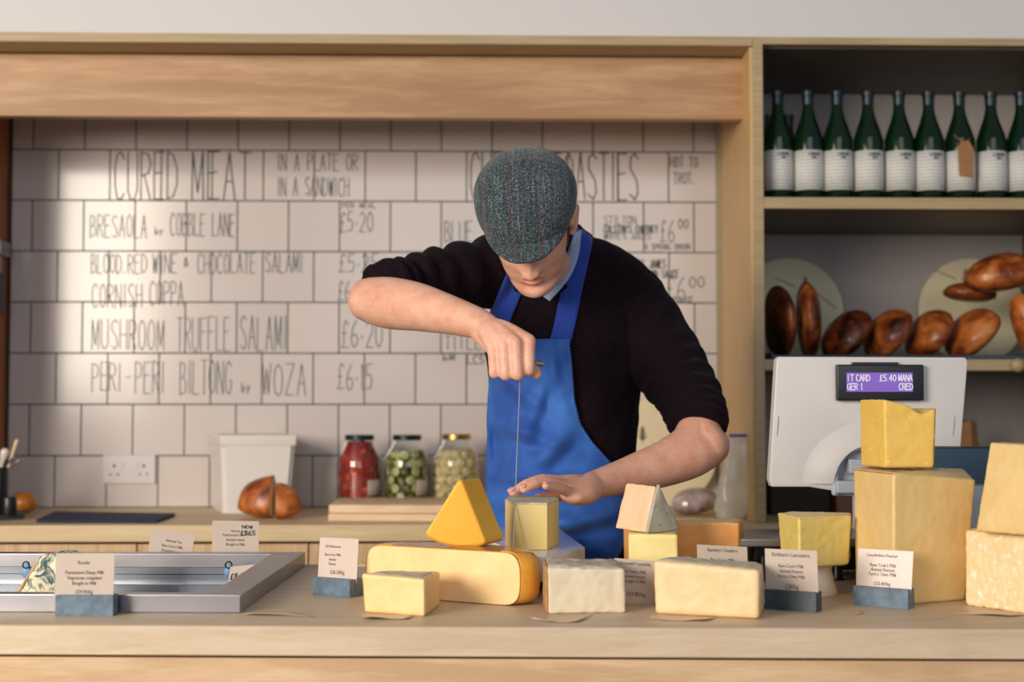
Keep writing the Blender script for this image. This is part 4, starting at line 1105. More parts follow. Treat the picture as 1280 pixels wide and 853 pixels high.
rail(far(f0, du), f0, fi, far(fi, du)); put('front_rail', bm, M['steel'], well, bevel=.0012, seg=2); bm = NB()
rail(f0, b0, bi, fi); put('side_rail', bm, M['steel'], well, bevel=.0012, seg=2); bm = NB()
rail(b0, far(b0, bd), far(bi, bd), bi); put('back_rail', bm, M['steel'], well, bevel=.0012, seg=2)
hw0, hw1 = sk((HX0 + .003, HY0 + .003, 0)), sk((HX1 - .003, HY1 - .003, 0))
bm = NB()
for (x0, x1, y0, y1, z0, z1) in ((HX0 + .002, HX1 - .002, HY0 + .002, HY1 - .002, TOP - .066, TOP - .062), (HX0 + .002, HX1 - .002, HY1 - .006, HY1 - .003, TOP - .062, TOP + .006),
     (HX0 + .002, HX1 - .002, HY0 + .003, HY0 + .006, TOP - .062, TOP), (HX0 + .002, HX0 + .005, HY0 + .006, HY1 - .006, TOP - .062, TOP), (HX1 - .005, HX1 - .002, HY0 + .006, HY1 - .006, TOP - .062, TOP),
     (HX0 + .002, HX1 - .005, HY1 - .030, HY1 - .006, TOP - .062, TOP - .022), (HX0 + .002, HX1 - .005, HY1 - .012, HY1 - .006, TOP - .006, TOP + .008)):
    box(bm, x0, x1, y0, y1, z0, z1)
skew(bm); put('liner', bm, M['steel_in'], well, bevel=.001, seg=1)
for px in (33, 286):
    q = sk((0, HY1 - .012, 0)); Yh = q.y - at(px, 712, q.y).x * .0524
    bm = NB(); c_ = at(px, 716, Yh); ellipsoid(bm, c_, (.0095, .0028, .0105)); ellipsoid(bm, c_ + Vector((0, 0, .0115)), (.0055, .0028, .0055))
    put('hook', bm, M['bluehook'], well, smooth=True)
    bm = NB(); tube(bm, [at(px, 706.5, Yh) + Vector((.006 * math.cos(a), -.002, .006 * math.sin(a))) for a in [2 * math.pi * i / 10 for i in range(11)]], [.0014] * 11, seg=8, n=2); put('hook_ring', bm, M['black'], well, smooth=True)
card('card_reflection', 'small added card imitating the reflected £8.95 lying inside the well corner', (283, 741), (321, 737), (288, 709), 2.58, [], .02, hand=[('£8.95', .06, .62, .50, .010, .0016), ('EACH', .14, .50, .30, .005, .001)], Yr=2.575)  # solid card standing in for a card's mirror image in the polished steel
# blue cheese
zw = TOP - .0615
Fp = [at(-8, 775, 2.36), at(92, 777, 2.36), at(84, 696, 2.36), at(68, 693.5, 2.36), at(57, 692.5, 2.36), at(50, 697, 2.36)]
for p in Fp[:2]: p.z = zw
bm = poly_solid(Fp, [p + Vector((.012, .07, 0)) for p in Fp]); bmesh.ops.bevel(bm, geom=bm.edges[:], offset=.003, segments=2, affect='EDGES'); bm = remesh(bm, .003, 1); jitter(bm, .0025, 50)
for v in bm.verts: v.co.z = max(v.co.z, zw + .0004)
o = tag(put('blue_cheese_wedge', bm, M['c_blue'], None, smooth=True), 'blue-veined cheese wedge standing in the steel well behind the sheep milk card', 'cheese')
rind([Fp[0] + Vector((0, .0, .004)), Fp[5], Fp[5] + Vector((.012, .07, 0)), Fp[0] + Vector((.012, .07, .004))][::-1], cheese('cream_blue_rind', rgb(222, 190, 140), rgb(206, 160, 104), sc=60, rough=.7) , o, t=.004, amp=.003)

# --- waxed papers under the cheeses
def paper(px, label, lift=.004, seed=0):
    P = [onz(x, y, TOP + .0006) for x, y in px]; c_ = sum(P, Vector()) / len(P)
    bm = NB(); n = 8; rows = []
    a, b, c, d = P
    for j in range(n + 1):
        row = []
        for i in range(n + 1):
            u, v = i / n, j / n; p = (a * (1 - u) + b * u) * (1 - v) + (d * (1 - u) + c * u) * v
            p = p + Vector((0, 0, lift * max(0, (1 - v) - .25) * (.6 + .4 * math.sin(u * 5 + seed)))); row.append(p)
        rows.append(row)
    grid(bm, rows); solidify(bm, .0004)
    tag(put('wax_paper', bm, M['waxpaper'], None, smooth=True), label, 'paper')
paper([(304, 769.5), (392, 771), (362, 765), (322, 765)], 'curled piece of paper on the counter by the steel well corner', .004)
paper([(455, 776), (511, 774.5), (520, 768), (452, 768)], 'folded waxed paper sticking out under the small pale wedge', .007, 1)
paper([(684, 778.5), (722, 778.5), (742, 769), (662, 772)], 'square of waxed paper under the crumbly white block', .004, 2)
paper([(826, 776), (884, 777), (897, 771.5), (810, 770.5)], 'waxed paper poking out under the wide cream slab', .004, 3)
paper([(1196, 767.5), (1262, 771.5), (1296, 768), (1214, 761.5)], 'waxed paper under the grainy block at the right end', .004, 4)
bm = NB(); ellipsoid(bm, onz(1074, 768) + Vector((0, 0, .0026)), (.007, .004, .0022), None, 10, 6); jitter(bm, .001, 200)
tag(put('cheese_crumb', bm, M['c_brownrind'], None, smooth=True), 'tiny crumb of cheese on bare wood below the Poacher card', 'crumb')

# --- shop scale
scl = thing('shop_scale', 'white shop scale with purple customer display and steel platter', 'scale', onz(1090, 706))
Yf, Ybk = 2.47, 2.66
pz1 = at(950, 673.5, Yf).z; pz0 = at(950, 684.5, Yf).z
x0, x1 = at(926, 675, Yf).x, at(1236, 675, Yf).x
bm = NB(); box(bm, x0, x1, Yf, Ybk, pz0, pz1); put('platter', bm, M['steel'], scl, bevel=.003, seg=3)
bm = NB(); box(bm, x0 + .03, x1 - .02, Yf + .04, Ybk - .01, TOP + .016, pz0 - .0005); put('base', bm, M['black'], scl, bevel=.004, seg=3)
for fx in (x0 + .045, at(1052, 700, Yf).x, x1 - .04):
    for fy in (Yf + .03, Ybk - .035):
        bm = NB(); lathe(bm, [(.011, .0003), (.012, .003), (.009, .012), (.008, .0425)], (fx, fy, TOP), 20); put('foot', bm, M['black'], scl, smooth='auto')
Yh = 2.665
outl = [(974, 446), (1207, 447), (1210, 452), (1197, 612), (1132, 614), (1130, 592), (1124, 575), (1112, 563), (1095, 557), (1078, 557), (1060, 563), (1049, 575), (1044, 590), (1043, 614), (1030, 612), (1012, 609), (965, 609), (962, 600), (971, 450)]
P0 = [at(x, y, Yh) for x, y in outl]
bm = poly_solid(P0, [Vector((p.x, p.y + .03, p.z)) for p in P0]); put('display_housing', bm, M['white_plastic'], scl, bevel=.003, seg=3, smooth='auto')
# raised arch
arc = [(1043.5, 616), (1044.5, 592), (1050, 576), (1061, 564.5), (1078, 558.5), (1095, 558.5), (1111, 564.5), (1123, 576), (1129, 592), (1131, 616)]
bm = NB(); tube(bm, [at(x, y, Yh - .001) for x, y in arc], [(.0065, .0065)] * len(arc), seg=12, n=5); put('arch_rim', bm, M['grey_plastic'], scl, smooth=True)
bm = NB(); rows = []
cxx, cyy = 1087, 605
for j in range(25):
    k = j / 24; row = []
    for i in range(41):
        a = math.pi * i / 40; rx, ry = 46 + 46 * k, 48 + 34 * k
        p = at(cxx - math.cos(a) * rx, cyy - math.sin(a) * ry, Yh); prof = math.cos(k * math.pi / 2) ** 2.2 + .04 * (1 - k)
        row.append(Vector((p.x, Yh + .0006 - .013 * prof * (.35 + .65 * min(1, 2 * math.sin(a) + .4)), p.z)))
    rows.append(row)
grid(bm, rows); put('arch_bulge', bm, M['white_plastic'], scl, smooth=True)
bm = NB(); a = at(1044, 600, Yh + .01); b = at(1131, 560, Yh + .03); box(bm, a.x, b.x, Yh + .015, Yh + .025, a.z - .03, b.z); put('arch_panel', bm, M['grey_plastic'], scl)
bm = NB(); a = at(1060, 592, Yh); b = at(1125, 574, Yh); box(bm, a.x, b.x, Yh - .010, Yh + .02, a.z, b.z); put('hinge', bm, M['grey_plastic'], scl, bevel=.003)
bm = NB(); a = at(1045, 617, Yh - .012); b = at(1128, 601, Yh - .012); box(bm, a.x, b.x, Yh - .016, Yh + .02, a.z, b.z); put('hinge_cover', bm, M['grey_plastic'], scl, bevel=.004)
bm = NB(); a = at(1068, 617, Yh); b = at(1110, 601, Yh); box(bm, a.x, b.x, Yh - .005, Yh + .018, pz1 - .002, a.z); put('column', bm, M['grey_plastic'], scl, bevel=.003)
a, b = at(1046, 501, Yh - .012), at(1154, 456, Yh - .012)
bm = NB(); box(bm, a.x, b.x, Yh - .016, Yh - .0005, a.z, b.z); mod = put('display_module', bm, M['black'], scl, bevel=.003, seg=3, smooth='auto')
a2, b2 = at(1066, 457, Yh - .012), at(1123, 453, Yh - .012); bm = NB(); box(bm, a2.x, b2.x, Yh - .012, Yh - .0005, a2.z, b2.z); put('module_cap', bm, M['black'], mod, bevel=.0006)
a, b = at(1058.5, 490, Yh - .018), at(1141, 466, Yh - .018)
bm = NB(); box(bm, a.x, b.x, Yh - .0172, Yh - .0162, a.z, b.z); put('lcd_screen', bm, M['lcd'], mod)
bm = NB(); X_, Z_, N_ = Vector((1, 0, 0)), Vector((0, 0, 1)), Vector((0, -1, 0)); Wd, Hd = b.x - a.x, b.z - a.z; O_ = Vector((a.x, Yh - .0174, a.z))
for t_, u0, u1, v0 in (('IT', .01, .11, .56), ('CARD', .145, .35, .56), ('£5.40', .50, .745, .56), ('MANA', .785, .99, .56), ('GER', .01, .165, .10), ('1', .21, .24, .10), ('CRED', .79, .995, .10)):
    strokes(bm, t_, O_ + X_ * Wd * u0 + Z_ * Hd * v0, X_, Z_, N_, .0013, Wd * (u1 - u0), Hd * .33, .3)
put('lcd_text', bm, M['lcdtext'], mod)
for px in (973, 1193):
    bm = NB(); tube(bm, [at(px, 520, Yh - .0005), at(px - 1, 532, Yh - .001), at(px - 2, 545, Yh - .0005)], [.0008, .0012, .0008], seg=8, n=4); put('side_groove', bm, M['grey_plastic'], scl, smooth=True)
Ys = 2.60
kb = [at(1138, 559.5, Ys), at(1246, 560.5, Ys), at(1240, 605.5, Ys - .02), at(1138, 602, Ys - .02)]
bm = poly_solid(kb, [p + Vector((0, .012, .003)) for p in kb]); sc2 = put('touch_screen', bm, M['black'], scl, bevel=.002, seg=2)
cK = sum(kb, Vector()) / 4; kk = [cK + (p - cK) * .96 + Vector((0, -.0006, 0)) for p in kb]
bm = poly_solid(kk, [p + Vector((0, .0012, 0)) for p in kk]); put('screen_glass', bm, M['screen'], sc2)
bm = NB(); a = at(1200, 640, 2.60); box(bm, at(1190, 600, 2.6).x, at(1238, 600, 2.6).x, 2.585, 2.625, pz1 - .001, kb[2].z - .002); put('screen_support', bm, M['grey_plastic'], scl, bevel=.004, seg=3)

# ================================================================== SHELF OF BOTTLES
def bottle(h=.296, r=.0395):
    root = thing('wine_bottle', 'b', 'bottle', (0, 0, 0), 'green bottles on the top shelf')
    prof = [(0, .002), (r * .9, 0), (r, .006), (r, h * .52), (r * .97, h * .57), (r * .80, h * .65), (r * .56, h * .74), (r * .42, h * .81), (r * .36, h * .88), (r * .36, h * .95), (r * .41, h * .955), (r * .41, h * .985), (0, h * .99)]
    pc = catmull([Vector((a, 0, b)) for a, b in prof[2:10]], 4); prof = prof[:2] + [(p.x, p.z) for p in pc] + prof[10:]
    bm = NB(); lathe(bm, prof, (0, 0, 0), 36); put('glass_body', bm, M['green_glass'], root, smooth='auto')
    bm = NB(); lathe(bm, [(r * .38, h * .88), (r * .385, h * .955), (r * .43, h * .957), (r * .43, h), (0, h * 1.002)], (0, 0, 0), 28); put('foil_cap', bm, M['foil'], root, smooth='auto')
    bm = NB(); rows = [[Vector((math.sin(a) * (r + .0006), -math.cos(a) * (r + .0006), z)) for a in [(-1.75 + 3.5 * i / 40) for i in range(41)]] for z in (h * .095, h * .27, h * .45)]
    grid(bm, rows); solidify(bm, .0003); lb = put('paper_label', bm, M['label'], root, smooth=True)
    bm = NB(); rr_ = r + .0012
    for txt, z, hh, wd in (('LONDON', h * .405, .007, .030), ('CRU', h * .375, .005, .012)):
        b2 = NB(); strokes(b2, txt, Vector((-wd / 2 + .006, 0, z)), Vector((1, 0, 0)), Vector((0, 0, 1)), Vector((0, -1, 0)), .0016, wd, hh, .3)
        for v in b2.verts: a = v.co.x / rr_; v.co = Vector((math.sin(a) * rr_, -math.cos(a) * rr_, v.co.z))
        me = bpy.data.meshes.new('q'); b2.to_mesh(me); b2.free(); bm.from_mesh(me); bpy.data.meshes.remove(me)
    put('label_lettering', bm, M['foil'], lb)
    return root
b0 = bottle(); Yb = 3.79
words = ['first', 'second', 'third', 'fourth', 'fifth', 'sixth', 'seventh', 'eighth', 'ninth']
for i, px in enumerate((973, 1011, 1047.5, 1086, 1125, 1162, 1200.5, 1240, 1278)):
    lab = 'dark-capped green bottle with white label, %s from the left on the top shelf' % words[i]
    if i == 6: lab = 'green bottle wearing a kraft paper tag on the top shelf'
    p = at(px, 250, Yb); r = b0 if i == 0 else copy_tree(b0, (0, 0, 0))
    r.location = (p.x, Yb, sh1 + .0003); r['label'] = lab
for px, pt, lab in ((987.5, 131, 'shorter bottle standing behind the front row, between the first two'), (957, 131, 'bottle half hidden by the post behind the row at far left')):
    r = copy_tree(b0, (max(at(px, 200, 3.98).x, xp1 + .041), 4.0, sh1 + .0003)); r['label'] = lab; r.scale = (.95, .95, .93)
tg = at(1207, 200, Yb - .052); 
bm = NB()
q = [at(x, y, Yb - .046) for x, y in ((1199, 219.5), (1216.5, 222), (1217, 186), (1211, 176), (1202, 176.5), (1197, 184))]
bm = poly_solid(q, [p + Vector((0, .0008, 0)) for p in q]); t_ = tag(put('kraft_tag', bm, M['kraft'], None), 'brown kraft paper tag tied round a bottle neck', 'tag')
bm = NB(); pz = at(1200, 165, Yb); rr_ = .0245
tube(bm, [at(1206, 178, Yb - .047), at(1196, 172, Yb - .038), Vector((pz.x - rr_, Yb, pz.z + .002)), Vector((pz.x, Yb + rr_, pz.z + .004)), Vector((pz.x + rr_, Yb, pz.z + .002)), at(1212, 173, Yb - .036), at(1206, 178, Yb - .047)], [.0012] * 7, seg=6, n=5); put('string', bm, M['kraft'], t_, smooth=True)

# ================================================================== BREAD SHELF
bt = NB(); xa, xb = at(964, 446, 3.76).x, at(1290, 446, 3.76).x
box(bt, xa, xb, 3.75, 4.12, sh2 + .0003, sh2 + .004); box(bt, xa, xb, 3.748, 3.754, sh2 + .0003, sh2 + .013); box(bt, xa, xb, 4.116, 4.122, sh2 + .0003, sh2 + .02); box(bt, xa, xa + .005, 3.754, 4.116, sh2 + .0003, sh2 + .02); box(bt, xb - .005, xb, 3.754, 4.116, sh2 + .0003, sh2 + .02)
tag(put('baking_tray', bt, M['slate_dark'], None, bevel=.001, seg=1), 'dark metal tray carrying the loaves on the lower shelf', 'tray')
zb_ = sh2 + .0048
def loaf(px, py, Y, dims, rot, mat, label, seed, name='bread_loaf', rest=None, cuts=0, group=None):
    c_ = at(px, py, Y); bm = NB(); bmesh.ops.create_icosphere(bm, subdivisions=5, radius=1)
    m = Euler([R(a) for a in rot]).to_matrix()
    for v in bm.verts:
        p = v.co.copy(); p.z = p.z * (1 if p.z > 0 else .62); p.x = math.copysign(abs(p.x) ** .9, p.x)
        p = Vector((p.x * dims[0], p.y * dims[1], p.z * dims[2]))
        k = 1 + .07 * MN.noise(p * 11 + Vector((seed, 0, seed))) + .02 * MN.noise(p * 60 + Vector((seed, 0, 0)))
        if cuts: k -= .05 * G(math.sin((p.x / dims[0]) * math.pi * cuts + p.y * 14), .22) * (1 if v.co.z > .3 else 0)
        v.co = m @ (p * k) + c_
    zm = min(v.co.z for v in bm.verts)
    if rest is not None:
        for v in bm.verts: v.co.z += rest - zm
    return tag(put(name, bm, M[mat], None, smooth=True), label, 'bread', group)
g_ = 'loaves on the bread shelf'
loaf(973, 400, 3.87, (.100, .095, .034), (0, 86, 10), 'bread_dark', 'very dark round loaf standing on edge against the left post', 1, rest=zb_, group=g_)
loaf(1008, 399, 3.87, (.102, .10, .040), (0, 87, -6), 'bread', 'shiny brown loaf standing on edge beside the darkest loaf', 5.2, rest=zb_, group=g_)
loaf(1060, 412, 3.86, (.078, .095, .054), (0, -50, 8), 'bread_dark', 'dark leaning loaf, first of the slanting row', 9.1, rest=zb_, group=g_)
loaf(1111, 411, 3.86, (.078, .095, .052), (0, -56, 6), 'bread', 'brown floury leaning loaf, second of the slanting row', 13.4, rest=zb_, group=g_)
loaf(1163, 413, 3.86, (.076, .095, .054), (0, -54, 4), 'bread', 'reddish brown leaning loaf, third of the slanting row', 17.7, rest=zb_, group=g_)
loaf(1217, 410, 3.87, (.084, .10, .060), (0, -44, 0), 'bread_light', 'golden leaning loaf below the two piled loaves', 22.1, rest=zb_, group=g_)
loaf(1212, 368, 4.02, (.075, .06, .034), (0, 4, 0), 'bread', 'flat brown loaf wedged under the topmost loaf', 26.1, group=g_)
loaf(1250, 347, 3.95, (.100, .085, .064), (0, -10, 10), 'bread', 'big glossy brown loaf piled highest on the bread shelf', 30.9, group=g_)
loaf(1284, 402, 3.79, (.088, .05, .056), (0, 72, 0), 'bread_light', 'pale floury loaf cut by the right edge of the photo', 35.3, rest=zb_, group=g_)
def disc(px, py, rpx, Y, label, mark, zrest):
    c_ = at(px, py, Y); r = rpx / F * Y; bm = NB(); lathe(bm, [(0, -.006), (r - .002, -.006), (r, -.004), (r, .004), (r - .002, .006), (0, .006)], (0, 0, 0), 64)
    m = Matrix.Rotation(R(90 - 5), 3, 'X')
    for v in bm.verts: v.co = m @ v.co + Vector((c_.x, Y, zrest + r + .0006))
    o = tag(put('round_board', bm, M['disc'], None, smooth='auto'), label, 'board', 'round boards leaning on the wall')
    bm = NB(); C0 = Vector((c_.x, Y, zrest + r)) ; ax, ay = mark
    n_ = m @ Vector((0, 0, 1)); n_ = n_ if n_.y < 0 else -n_
    vv = Vector((0, 0, 1)); vv = (vv - n_ * vv.dot(n_)).normalized(); uu = Vector((1, 0, 0)); b_ = C0 + uu * r * ax + vv * r * ay + n_ * .0064
    for k in range(7):
        a = R(-60 + k * 20 + 10); q = b_ + vv * .006 * k * .9
        for s_ in (-1, 1):
            e = q + (uu * s_ * math.cos(R(30)) + vv * math.sin(R(30))) * (.018 - .0016 * k); w_ = vv * .0028
            bm.faces.new([bm.verts.new(p) for p in (q - w_, e, q + w_)])
    bm.faces.new([bm.verts.new(p) for p in (b_ - uu * .0012 - vv * .01, b_ + uu * .0012 - vv * .01, b_ + uu * .0008 + vv * .045, b_ - uu * .0008 + vv * .045)])
    put('printed_sprig', bm, M['leaf'], o)
    for s_ in (-1, 1):
        bm = NB(); a_, e_ = b_ + uu * s_ * .03 - vv * .03 * s_ * (.3), b_ + uu * s_ * .09 - vv * (.01 + .045 * s_); w_ = vv * .0015
        bm.faces.new([bm.verts.new(p) for p in (a_ - w_, e_ - w_, e_ + w_, a_ + w_)])
        put('printed_line', bm, M['leaf'], o)
M['disc'] = plain('pale_round_board', rgb(226, 214, 178), .5, var=.04, scale=12); M['leaf'] = plain('dark_leaf_print', rgb(34, 42, 34), .7)
disc(987, 388, 68, 4.262, 'round cream board with a dark sprig behind the standing loaves', (.30, .40), sh2)
disc(1215, 388, 68, 4.262, 'round board half hidden behind the piled loaves at right', (-.10, .55), sh2)
disc(828, 566, 69, 4.262, "large cream disc leaning on the tiles behind the man's elbow", (-.36, .22), TOP)

# ================================================================== BACK COUNTER THINGS
# tub
tb = thing('plastic_tub', 'square white plastic tub on the back counter behind the cut loaf', 'tub', onz(315, 639))
a, b = onz(279, 642.5), onz(362, 641.5); dz_ = Vector((-.070, .225, 0)); hT = at(271, 545, a.y).z - TOP
bs = [a, b, b + dz_ + Vector((-.008, 0, 0)), a + dz_]; ctr = sum(bs, Vector()) / 4
tps = [Vector((ctr.x + (p.x - ctr.x) * 1.14, ctr.y + (p.y - ctr.y) * 1.06, TOP + hT)) for p in bs]
lerp4 = lambda k, s=1.0: [ctr + ((p + (q - p) * k) - ctr) * s for p, q in zip(bs, tps)]
bm = NB(); L_ = [[bm.verts.new(Vector((p.x, p.y, p.z if j else TOP + .0004))) for p in R4] for j, R4 in enumerate((bs, tps))]
for i in range(4): bm.faces.new((L_[0][i], L_[0][(i + 1) % 4], L_[1][(i + 1) % 4], L_[1][i]))
bm.faces.new(L_[0][::-1]); es = [e for e in bm.edges]; bmesh.ops.bevel(bm, geom=[e for e in es if abs(e.verts[0].co.z - e.verts[1].co.z) > .05], offset=.012, segments=4, affect='EDGES'); solidify(bm, .002)
put('tub_body', bm, M['tub'], tb, smooth='auto')
bm = NB(); ct = sum(tps, Vector()) / 4
def sc_r(k, dz): return [Vector((ct.x + (p.x - ct.x) * k, ct.y + (p.y - ct.y) * k, ct.z + dz)) for p in tps]
bm = poly_solid(sc_r(1.004, -.030), sc_r(1.022, .002)); put('lid', bm, M['tub'], tb, bevel=.006, seg=3, smooth='auto')
def cutloaf(px, py, Y, dims, rz, side, label, seed, mat):
    c_ = at(px, py, Y); bm = NB(); bmesh.ops.create_icosphere(bm, subdivisions=5, radius=1); m = Euler((0, 0, R(rz))).to_matrix()
    for v in bm.verts:
        p = v.co.copy(); p.z *= (1 if p.z > 0 else .35); p = Vector((p.x * dims[0], p.y * dims[1], p.z * dims[2])); v.co = p * (1 + .06 * MN.noise(p * 16 + Vector((seed, 0, 0))))
    bmesh.ops.bisect_plane(bm, geom=bm.verts[:] + bm.edges[:] + bm.faces[:], plane_co=(0, 0, 0), plane_no=(side, 0, 0), clear_outer=True)
    es = [e for e in bm.edges if e.is_boundary]; loop = bmesh.ops.contextual_create(bm, geom=es)
    zm = min(v.co.z for v in bm.verts)
    for v in bm.verts: v.co = m @ v.co + Vector((c_.x, c_.y, TOP + .0005 - zm))
    cf = [f for f in bm.faces if len(f.verts) > 8]; pts = [v.co.copy() for v in cf[0].verts] if cf else []
    o = tag(put('bread_loaf', bm, M[mat], None, smooth='auto'), label, 'bread')
    if pts:
        n_ = m @ Vector((side, 0, 0)); cc = sum(pts, Vector()) / len(pts); q = NB(); f = [cc + (p - cc) * .95 + n_ * .001 for p in pts]
        q.faces.new([q.verts.new(p) for p in f]); put('cut_crumb', q, M['crumb'], o)
cutloaf(341, 630, 3.90, (.098, .06, .084), -3, 1, 'dark brown half loaf, cut side right, before the white tub', 3, 'bread')
cutloaf(346, 634, 3.87, (.066, .05, .070), 4, -1, 'smaller orange-brown half loaf facing the dark half loaf', 8, 'bread_light')
# slate board
q = [onz(x, y, TOP + .001) for x, y in ((45, 653.5), (196, 654), (219, 645.5), (69, 643))]
bm = poly_solid(q, [p + Vector((0, 0, .008)) for p in q]); M['blueslate'] = plain('dark_blue_slate', rgb(18, 34, 66), .75, var=.3)
tag(put('slate_board', bm, M['blueslate'], None, bevel=.001, seg=1), 'flat dark blue slate lying on the back counter at left', 'slate')
# boards stack
def board(pxs, z, t, label, m='boardwood'):
    q = [onz(x, y, z) for x, y in pxs]; bm = poly_solid(q, [p + Vector((0, 0, t)) for p in q])
    tag(put('chopping_board', bm, M[m], None, bevel=.003, seg=3, smooth='auto'), label, 'board', 'stacked chopping boards')
M['boardwood'] = wood('board_wood', rgb(238, 212, 178), rgb(218, 182, 142), scale=(2, 16, 16))
board([(410, 652), (650, 653), (650, 641), (424, 641)], TOP + .0005, .0195, 'lower pale wooden chopping board of the stack of two')
q0 = [onz(x, y, TOP) for x, y in ((410, 652), (650, 653), (650, 641), (424, 641))]
bm = poly_solid([p + Vector((.002, 0, .0207)) for p in q0], [p + Vector((.002, 0, .043)) for p in q0]); tag(put('chopping_board', bm, M['boardwood'], None, bevel=.003, seg=3, smooth='auto'), 'upper pale wooden chopping board of the stack of two', 'board', 'stacked chopping boards')
# jars
def jar(px, Y, wpx, lidpx, top, lidmat, label, kind):
    c_ = at(px, 637, Y); k = Y / F; r = wpx / 2 * k; rl = lidpx / 2 * k; h = at(px, top, Y).z - TOP; s = h / .215
    root = thing('pickle_jar', label, 'jar', (c_.x, Y, TOP + .0005), 'pickle jars behind the chopping boards')
    base = Vector((c_.x, Y, TOP + .0005))
    prof = [(0, 0), (r * .92, .0), (r, .008), (r, h * .62), (r * .97, h * .70), (rl * 1.12, h * .86), (rl * .98, h * .90), (rl * .98, h * .955)]
    inner = [(a - .003 if a > .01 else 0, b + .004 if b < .02 else b) for a, b in prof]
    bm = NB(); lathe(bm, prof + inner[::-1], base, 40); put('glass', bm, M['glass'], root, smooth='auto')
    bm = NB(); lathe(bm, [(rl * 1.02, h * .93), (rl * 1.06, h * .935), (rl * 1.06, h * .995), (rl * 1.0, h), (0, h)], base, 36); put('lid', bm, M[lidmat], root, smooth='auto')
    bm = NB(); rows = [[base + Vector((math.sin(a) * (r + .0008), -math.cos(a) * (r + .0008), z)) for a in [.45 + .75 * i / 14 for i in range(15)]] for z in (h * .22, h * .42)]
    grid(bm, rows); solidify(bm, .0003); put('paper_label', bm, M['paper'], root, smooth=True)
    rng = random.Random(px)
    if kind == 'pepper':
        bm = NB(); lathe(bm, [(0, .006), (r - .009, .006), (r - .009, h * .68), (rl * .9, h * .91), (0, h * .92)], base, 28); put('pepper_brine', bm, M['pepper'], root, smooth='auto')
        for i in range(70):
            a = rng.uniform(0, 6.28); z = rng.uniform(.10, .86) * h; rr = (r - .011) if z < h * .64 else (r - .011) * (1 - .45 * (z / h - .64) / .2)
            bm = NB(); m = Euler((rng.uniform(-.9, .9), rng.uniform(-.3, .3), a)).to_matrix(); ellipsoid(bm, base + Vector((math.sin(a) * (rr - .004), -math.cos(a) * (rr - .004), z)), (.013, .0055, .024), m, 10, 7)
            put('pickled_pepper', bm, M['pepper' if i % 3 else 'pepper_light'], root, smooth=True)
    else:
        bm = NB(); lathe(bm, [(0, .006), (r - .022, .006), (r - .022, h * .70), (0, h * .74)], base, 28); put('pickle_core', bm, M['gherkin_dark' if kind == 'gherkin' else 'onion_brown'], root, smooth='auto')
        n = 0
        for lay in range(7):
            z = .020 + lay * .0235
            if z > h * .76: break
            for i in range(11):
                a = i * 2 * math.pi / 11 + lay * .28 + rng.uniform(-.08, .08); rr = r - .0155 - (max(0, z / h - .62) * .08); bm = NB()
                if kind == 'gherkin' and rng.random() < .55: ellipsoid(bm, base + Vector((math.sin(a) * (rr + .006), -math.cos(a) * (rr + .006), z)), (.0135, .004, .0135), Euler((0, 0, a)).to_matrix(), 14, 8); mm = 'gherkin_slice'
                elif kind == 'gherkin': ellipsoid(bm, base + Vector((math.sin(a) * rr, -math.cos(a) * rr, z)), (.014, .010, .009), Euler((0, rng.uniform(-1, 1), a)).to_matrix(), 10, 8); mm = 'gherkin'
                else: ellipsoid(bm, base + Vector((math.sin(a) * rr, -math.cos(a) * rr, z)), (.0160, .0140, .0155), None, 12, 9); mm = 'onion'
                put('gherkin_slice' if kind == 'gherkin' else 'pickled_onion', bm, M[mm], root, smooth=True); n += 1
M['pepper'] = plain('red_pepper', rgb(176, 38, 24), .35, var=.3, scale=30); M['pepper_light'] = plain('orange_red_pepper', rgb(216, 88, 48), .35, var=.3, scale=30)
M['gherkin'] = plain('gherkin_green', rgb(138, 126, 40), .3, var=.3, scale=40); M['gherkin_dark'] = plain('gherkin_shadow_green', rgb(70, 72, 22), .4, var=.3)
M['gherkin_slice'] = plain('gherkin_slice_green', rgb(206, 206, 140), .3, var=.15, scale=60); M['onion'] = plain('pickled_onion_cream', rgb(242, 224, 170), .25, var=.12, scale=40); M['onion_brown'] = plain('onion_brine', rgb(170, 130, 76), .4)
jar(449, 4.12, 56, 34, 544, 'darklid', 'tall jar of red pickled peppers on the back counter', 'pepper')
jar(508.5, 4.12, 57, 34, 544, 'darklid', 'jar of sliced green gherkins between the peppers and the onions', 'gherkin')
jar(570.5, 4.12, 57, 34, 543, 'gold', 'gold-lidded jar of pale pickled onions beside the man', 'onion')
# socket
sp_ = thing('double_socket', 'white double power socket on the tiles above the slate', 'socket', at(162, 604, WY - .004))
a, b = at(129, 605, WY), at(195, 569, WY)
bm = NB(); box(bm, a.x, b.x, WY - .009, WY - .0002, a.z, b.z); plate = put('face_plate', bm, M['white_plastic'], sp_, bevel=.002, seg=2)
for cx in (.22, .78):
    X0 = a.x + (b.x - a.x) * cx; bm = NB(); zc_ = a.z + (b.z - a.z) * .33
    box(bm, X0 - .003, X0 + .003, WY - .0094, WY - .0088, zc_ + .020, zc_ + .030)
    for s in (-1, 1): box(bm, X0 + s * .011 - .004, X0 + s * .011 + .004, WY - .0094, WY - .0088, zc_ - .002, zc_ + .002)
    put('pin_holes', bm, M['black'], plate)
    xs2 = X0 + (.021 if cx < .5 else -.021); bm = NB(); box(bm, xs2 - .006, xs2 + .006, WY - .0115, WY - .009, zc_ + .018, zc_ + .036); put('switch', bm, M['white_plastic'], plate, bevel=.001)
